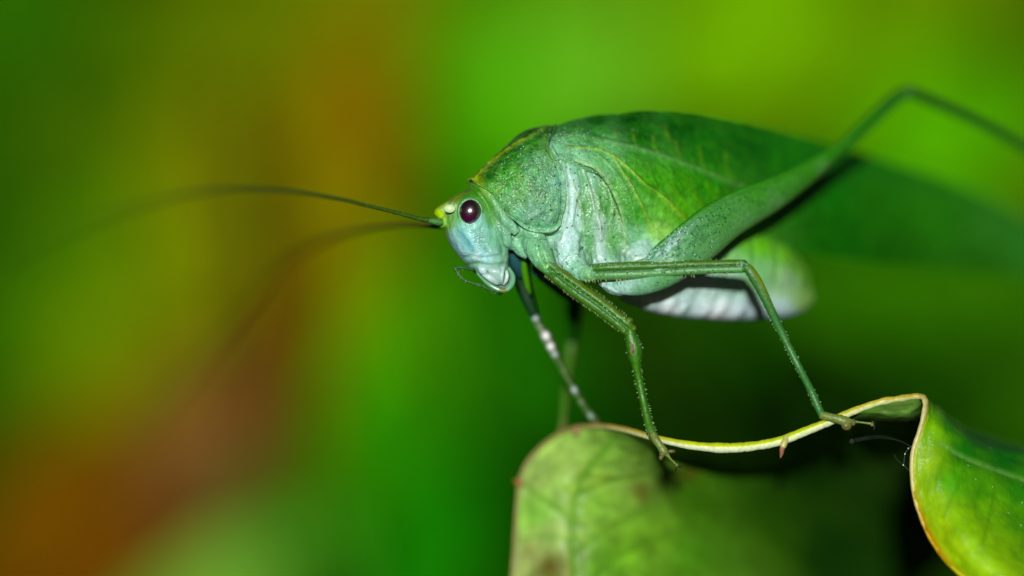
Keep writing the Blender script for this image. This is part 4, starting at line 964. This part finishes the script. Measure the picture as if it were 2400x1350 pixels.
# near hind leg
def hind_leg():
    S = [(1470, 622, 1424, 676, 30, 14), (1492, 610, 1440, 688, 24, 26), (1512, 603, 1500, 693, 14, 36), (1534, 578, 1562, 676, 8, 40), (1589, 531, 1620, 643, 16, 42), (1643, 488, 1672, 604, 50, 40), (1716, 448, 1734, 550, 108, 36),
         (1825, 409, 1826, 491, 205, 30), (1900, 372, 1908, 426, 285, 23), (1962, 334, 1970, 370, 350, 17), (2030, 268, 2050, 297, 440, 14), (2085, 220, 2100, 250, 505, 14), (2113, 205, 2126, 232, 532, 12), (2126, 204, 2134, 222, 540, 7)]
    V, F, c, t = loft(S, 190, 60)
    xy = V[:, :2]
    anch = [(1520, 610, (112, 172, 138)), (1540, 585, (80, 154, 80)), (1470, 670, (156, 206, 190)), (1500, 685, (116, 180, 134)), (1560, 590, (112, 172, 136)), (1580, 560, (100, 164, 116)), (1600, 600, (84, 152, 98)), (1640, 550, (82, 150, 92)), (1660, 600, (94, 160, 104)), (1560, 660, (98, 168, 104)),
            (1700, 500, (72, 146, 70)), (1740, 530, (86, 154, 92)), (1780, 460, (62, 142, 40)), (1840, 440, (60, 138, 44)), (1820, 480, (82, 150, 84)), (1900, 400, (50, 130, 24)), (1930, 400, (74, 140, 70)), (1950, 360, (40, 122, 14)), (2030, 285, (38, 112, 14)), (2100, 225, (36, 100, 26))]
    C = np.concatenate([shepard(xy, anch, .78), np.zeros((len(V), 1))], 1)
    k = np.exp(-((c - .95) / .14) ** 2)[:, None] * np.clip((t - .15) / .1, 0, 1)[:, None]; C[:, :3] = C[:, :3] * (1 - .95 * k) + A((44, 136, 0)) * .95 * k
    k = np.exp(-((c - .75) / .3) ** 2)[:, None] * np.clip((t - .42) / .16, 0, 1)[:, None]; C[:, :3] = C[:, :3] * (1 - .75 * k) + A((48, 136, 4)) * .75 * k
    k = np.exp(-((c + .97) / .1) ** 2)[:, None] * np.clip((t - .3) / .1, 0, 1)[:, None]; C[:, :3] = C[:, :3] * (1 - .4 * k) + A((120, 150, 80)) * .4 * k
    C[:, 2] *= 1 - .3 * np.clip((t - .25) / .15, 0, 1)
    # row pattern: broken dark marks in oblique bands on the swollen part
    fb = fbm(np.stack([V[:, 0] + V[:, 1] * .6, V[:, 1] * 1.6 + V[:, 0] * .8, V[:, 2] * 0], 1), .055, 2)
    zone = np.exp(-((c - .25) / .45) ** 2) * np.exp(-((t - .34) / .14) ** 2)
    k = (np.clip((fb - .04) * 5, 0, 1) * np.sqrt(zone))[:, None]; C[:, :3] = C[:, :3] * (1 - .6 * k) + A((34, 104, 56)) * .6 * k
    ed = np.exp(-((c - .62) / .22) ** 2) * np.exp(-((t - .26) / .07) ** 2)
    k = (np.clip(fbm(V, .07, 2) * 3 + .35, 0, 1) * ed)[:, None]; C[:, :3] = C[:, :3] * (1 - .7 * k) + A((176, 214, 214)) * .7 * k
    C[:, 3] = np.where((t > .2) & (t < .6) & (np.abs(c) < .7), .9, .1)
    ny = V[:, 2] < np.interp(t, np.linspace(0, 1, len(S)), [s[4] for s in S])
    V[:, 2] += np.where(ny, 6 * np.exp(-((c - .8) / .07) ** 2) - 3 * ed * np.clip(fbm(V, .08, 2), 0, 1) * 3 + 5 * fb * zone, 0)
    leg = link('hind_leg', V, F, np.clip(C, .001, .8), M_LEG, KAT)
    path = [(2122, 212, 540), (2150, 222, 560), (2200, 243, 590), (2260, 271, 620), (2330, 306, 660), (2400, 345, 700), (2500, 405, 760), (2640, 500, 840), (2780, 610, 920)]
    V, F, c, t = tube(path, [12, 13, 13, 12, 12, 12, 11, 11, 10], m=14, n=60)
    link('tibia', V, F, A((30, 92, 14)), M_LEG, leg)
    tarsus(leg, [(2780, 610, 920), (2810, 640, 930), (2850, 660, 940)], [10, 9, 4], [((2820, 648, 932), (14, 10, 10))], [[(2850, 660, 940), (2860, 664, 940), (2866, 672, 940)]])
    it = []
    for k2 in range(0):
        s = random.random(); x = 1518 + 90 * s + random.uniform(-6, 10); y = 606 - 76 * s + random.uniform(2, 26)
        it.append(((x, y, -16 + 20 * s), (x + .5, y - 1, -27 + 20 * s), 2.2, (150, 196, 190)))
    return leg
LEGH = hind_leg()
glints_or_specks(LEGH, 90, mixr((1, lambda p: np.exp(-(pdist(p, [(1518, 604), (1560, 570), (1600, 540)]) / 9) ** 2)), (.15, G(1620, 570, 60, 40))), (1.0, 2.6), ((190, 224, 220), (140, 196, 190)))
glints_or_specks(LEGH, 110, mixr((1, lambda p: np.exp(-(pdist(p, [(1550, 610), (1640, 545), (1760, 480)]) / 22) ** 2))), (1.6, 3.4), ((34, 92, 54), (44, 108, 66)))

# far legs
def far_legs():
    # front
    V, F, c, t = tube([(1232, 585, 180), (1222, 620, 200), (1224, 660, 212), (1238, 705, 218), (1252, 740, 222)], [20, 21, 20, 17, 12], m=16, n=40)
    leg = link('front_leg', V, F, A((10, 58, 22)), M_LEG, KAT)  # dark green carries the shade on this far femur
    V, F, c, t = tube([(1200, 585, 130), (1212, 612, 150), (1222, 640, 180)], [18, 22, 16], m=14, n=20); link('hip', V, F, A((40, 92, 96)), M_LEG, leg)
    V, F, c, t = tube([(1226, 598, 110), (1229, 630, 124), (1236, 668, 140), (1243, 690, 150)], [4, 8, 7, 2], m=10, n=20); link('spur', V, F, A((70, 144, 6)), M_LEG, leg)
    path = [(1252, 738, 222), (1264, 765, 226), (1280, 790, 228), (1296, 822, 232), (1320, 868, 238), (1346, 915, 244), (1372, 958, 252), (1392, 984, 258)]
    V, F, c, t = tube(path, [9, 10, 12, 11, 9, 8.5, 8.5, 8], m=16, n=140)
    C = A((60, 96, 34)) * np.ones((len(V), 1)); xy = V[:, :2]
    for (x, y, w, cc, a) in ((1253, 744, 8, (170, 190, 200), .8), (1266, 766, 8, (120, 140, 110), .6), (1279, 787, 9, (245, 248, 255), 1), (1290, 812, 8, (235, 240, 250), 1), (1299, 830, 7, (170, 186, 186), .8), (1346, 914, 7, (170, 190, 190), .8), (1363, 942, 5, (120, 150, 110), .6), (1384, 975, 8, (150, 176, 164), .7), (1322, 870, 6, (110, 140, 90), .5)):  # blurred specular highlights painted as pale patches down the tibia
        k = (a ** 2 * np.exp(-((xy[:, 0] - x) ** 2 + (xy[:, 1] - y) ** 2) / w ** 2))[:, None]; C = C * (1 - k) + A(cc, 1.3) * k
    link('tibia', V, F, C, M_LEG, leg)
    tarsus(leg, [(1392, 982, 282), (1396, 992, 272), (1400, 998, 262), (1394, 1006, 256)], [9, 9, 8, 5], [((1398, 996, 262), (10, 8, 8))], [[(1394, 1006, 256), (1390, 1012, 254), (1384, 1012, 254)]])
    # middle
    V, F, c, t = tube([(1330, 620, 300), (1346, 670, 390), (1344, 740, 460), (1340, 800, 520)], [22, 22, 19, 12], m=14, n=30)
    leg = link('middle_leg', V, F, A((14, 74, 6)), M_LEG, KAT)  # femur shade put into the base colour here too
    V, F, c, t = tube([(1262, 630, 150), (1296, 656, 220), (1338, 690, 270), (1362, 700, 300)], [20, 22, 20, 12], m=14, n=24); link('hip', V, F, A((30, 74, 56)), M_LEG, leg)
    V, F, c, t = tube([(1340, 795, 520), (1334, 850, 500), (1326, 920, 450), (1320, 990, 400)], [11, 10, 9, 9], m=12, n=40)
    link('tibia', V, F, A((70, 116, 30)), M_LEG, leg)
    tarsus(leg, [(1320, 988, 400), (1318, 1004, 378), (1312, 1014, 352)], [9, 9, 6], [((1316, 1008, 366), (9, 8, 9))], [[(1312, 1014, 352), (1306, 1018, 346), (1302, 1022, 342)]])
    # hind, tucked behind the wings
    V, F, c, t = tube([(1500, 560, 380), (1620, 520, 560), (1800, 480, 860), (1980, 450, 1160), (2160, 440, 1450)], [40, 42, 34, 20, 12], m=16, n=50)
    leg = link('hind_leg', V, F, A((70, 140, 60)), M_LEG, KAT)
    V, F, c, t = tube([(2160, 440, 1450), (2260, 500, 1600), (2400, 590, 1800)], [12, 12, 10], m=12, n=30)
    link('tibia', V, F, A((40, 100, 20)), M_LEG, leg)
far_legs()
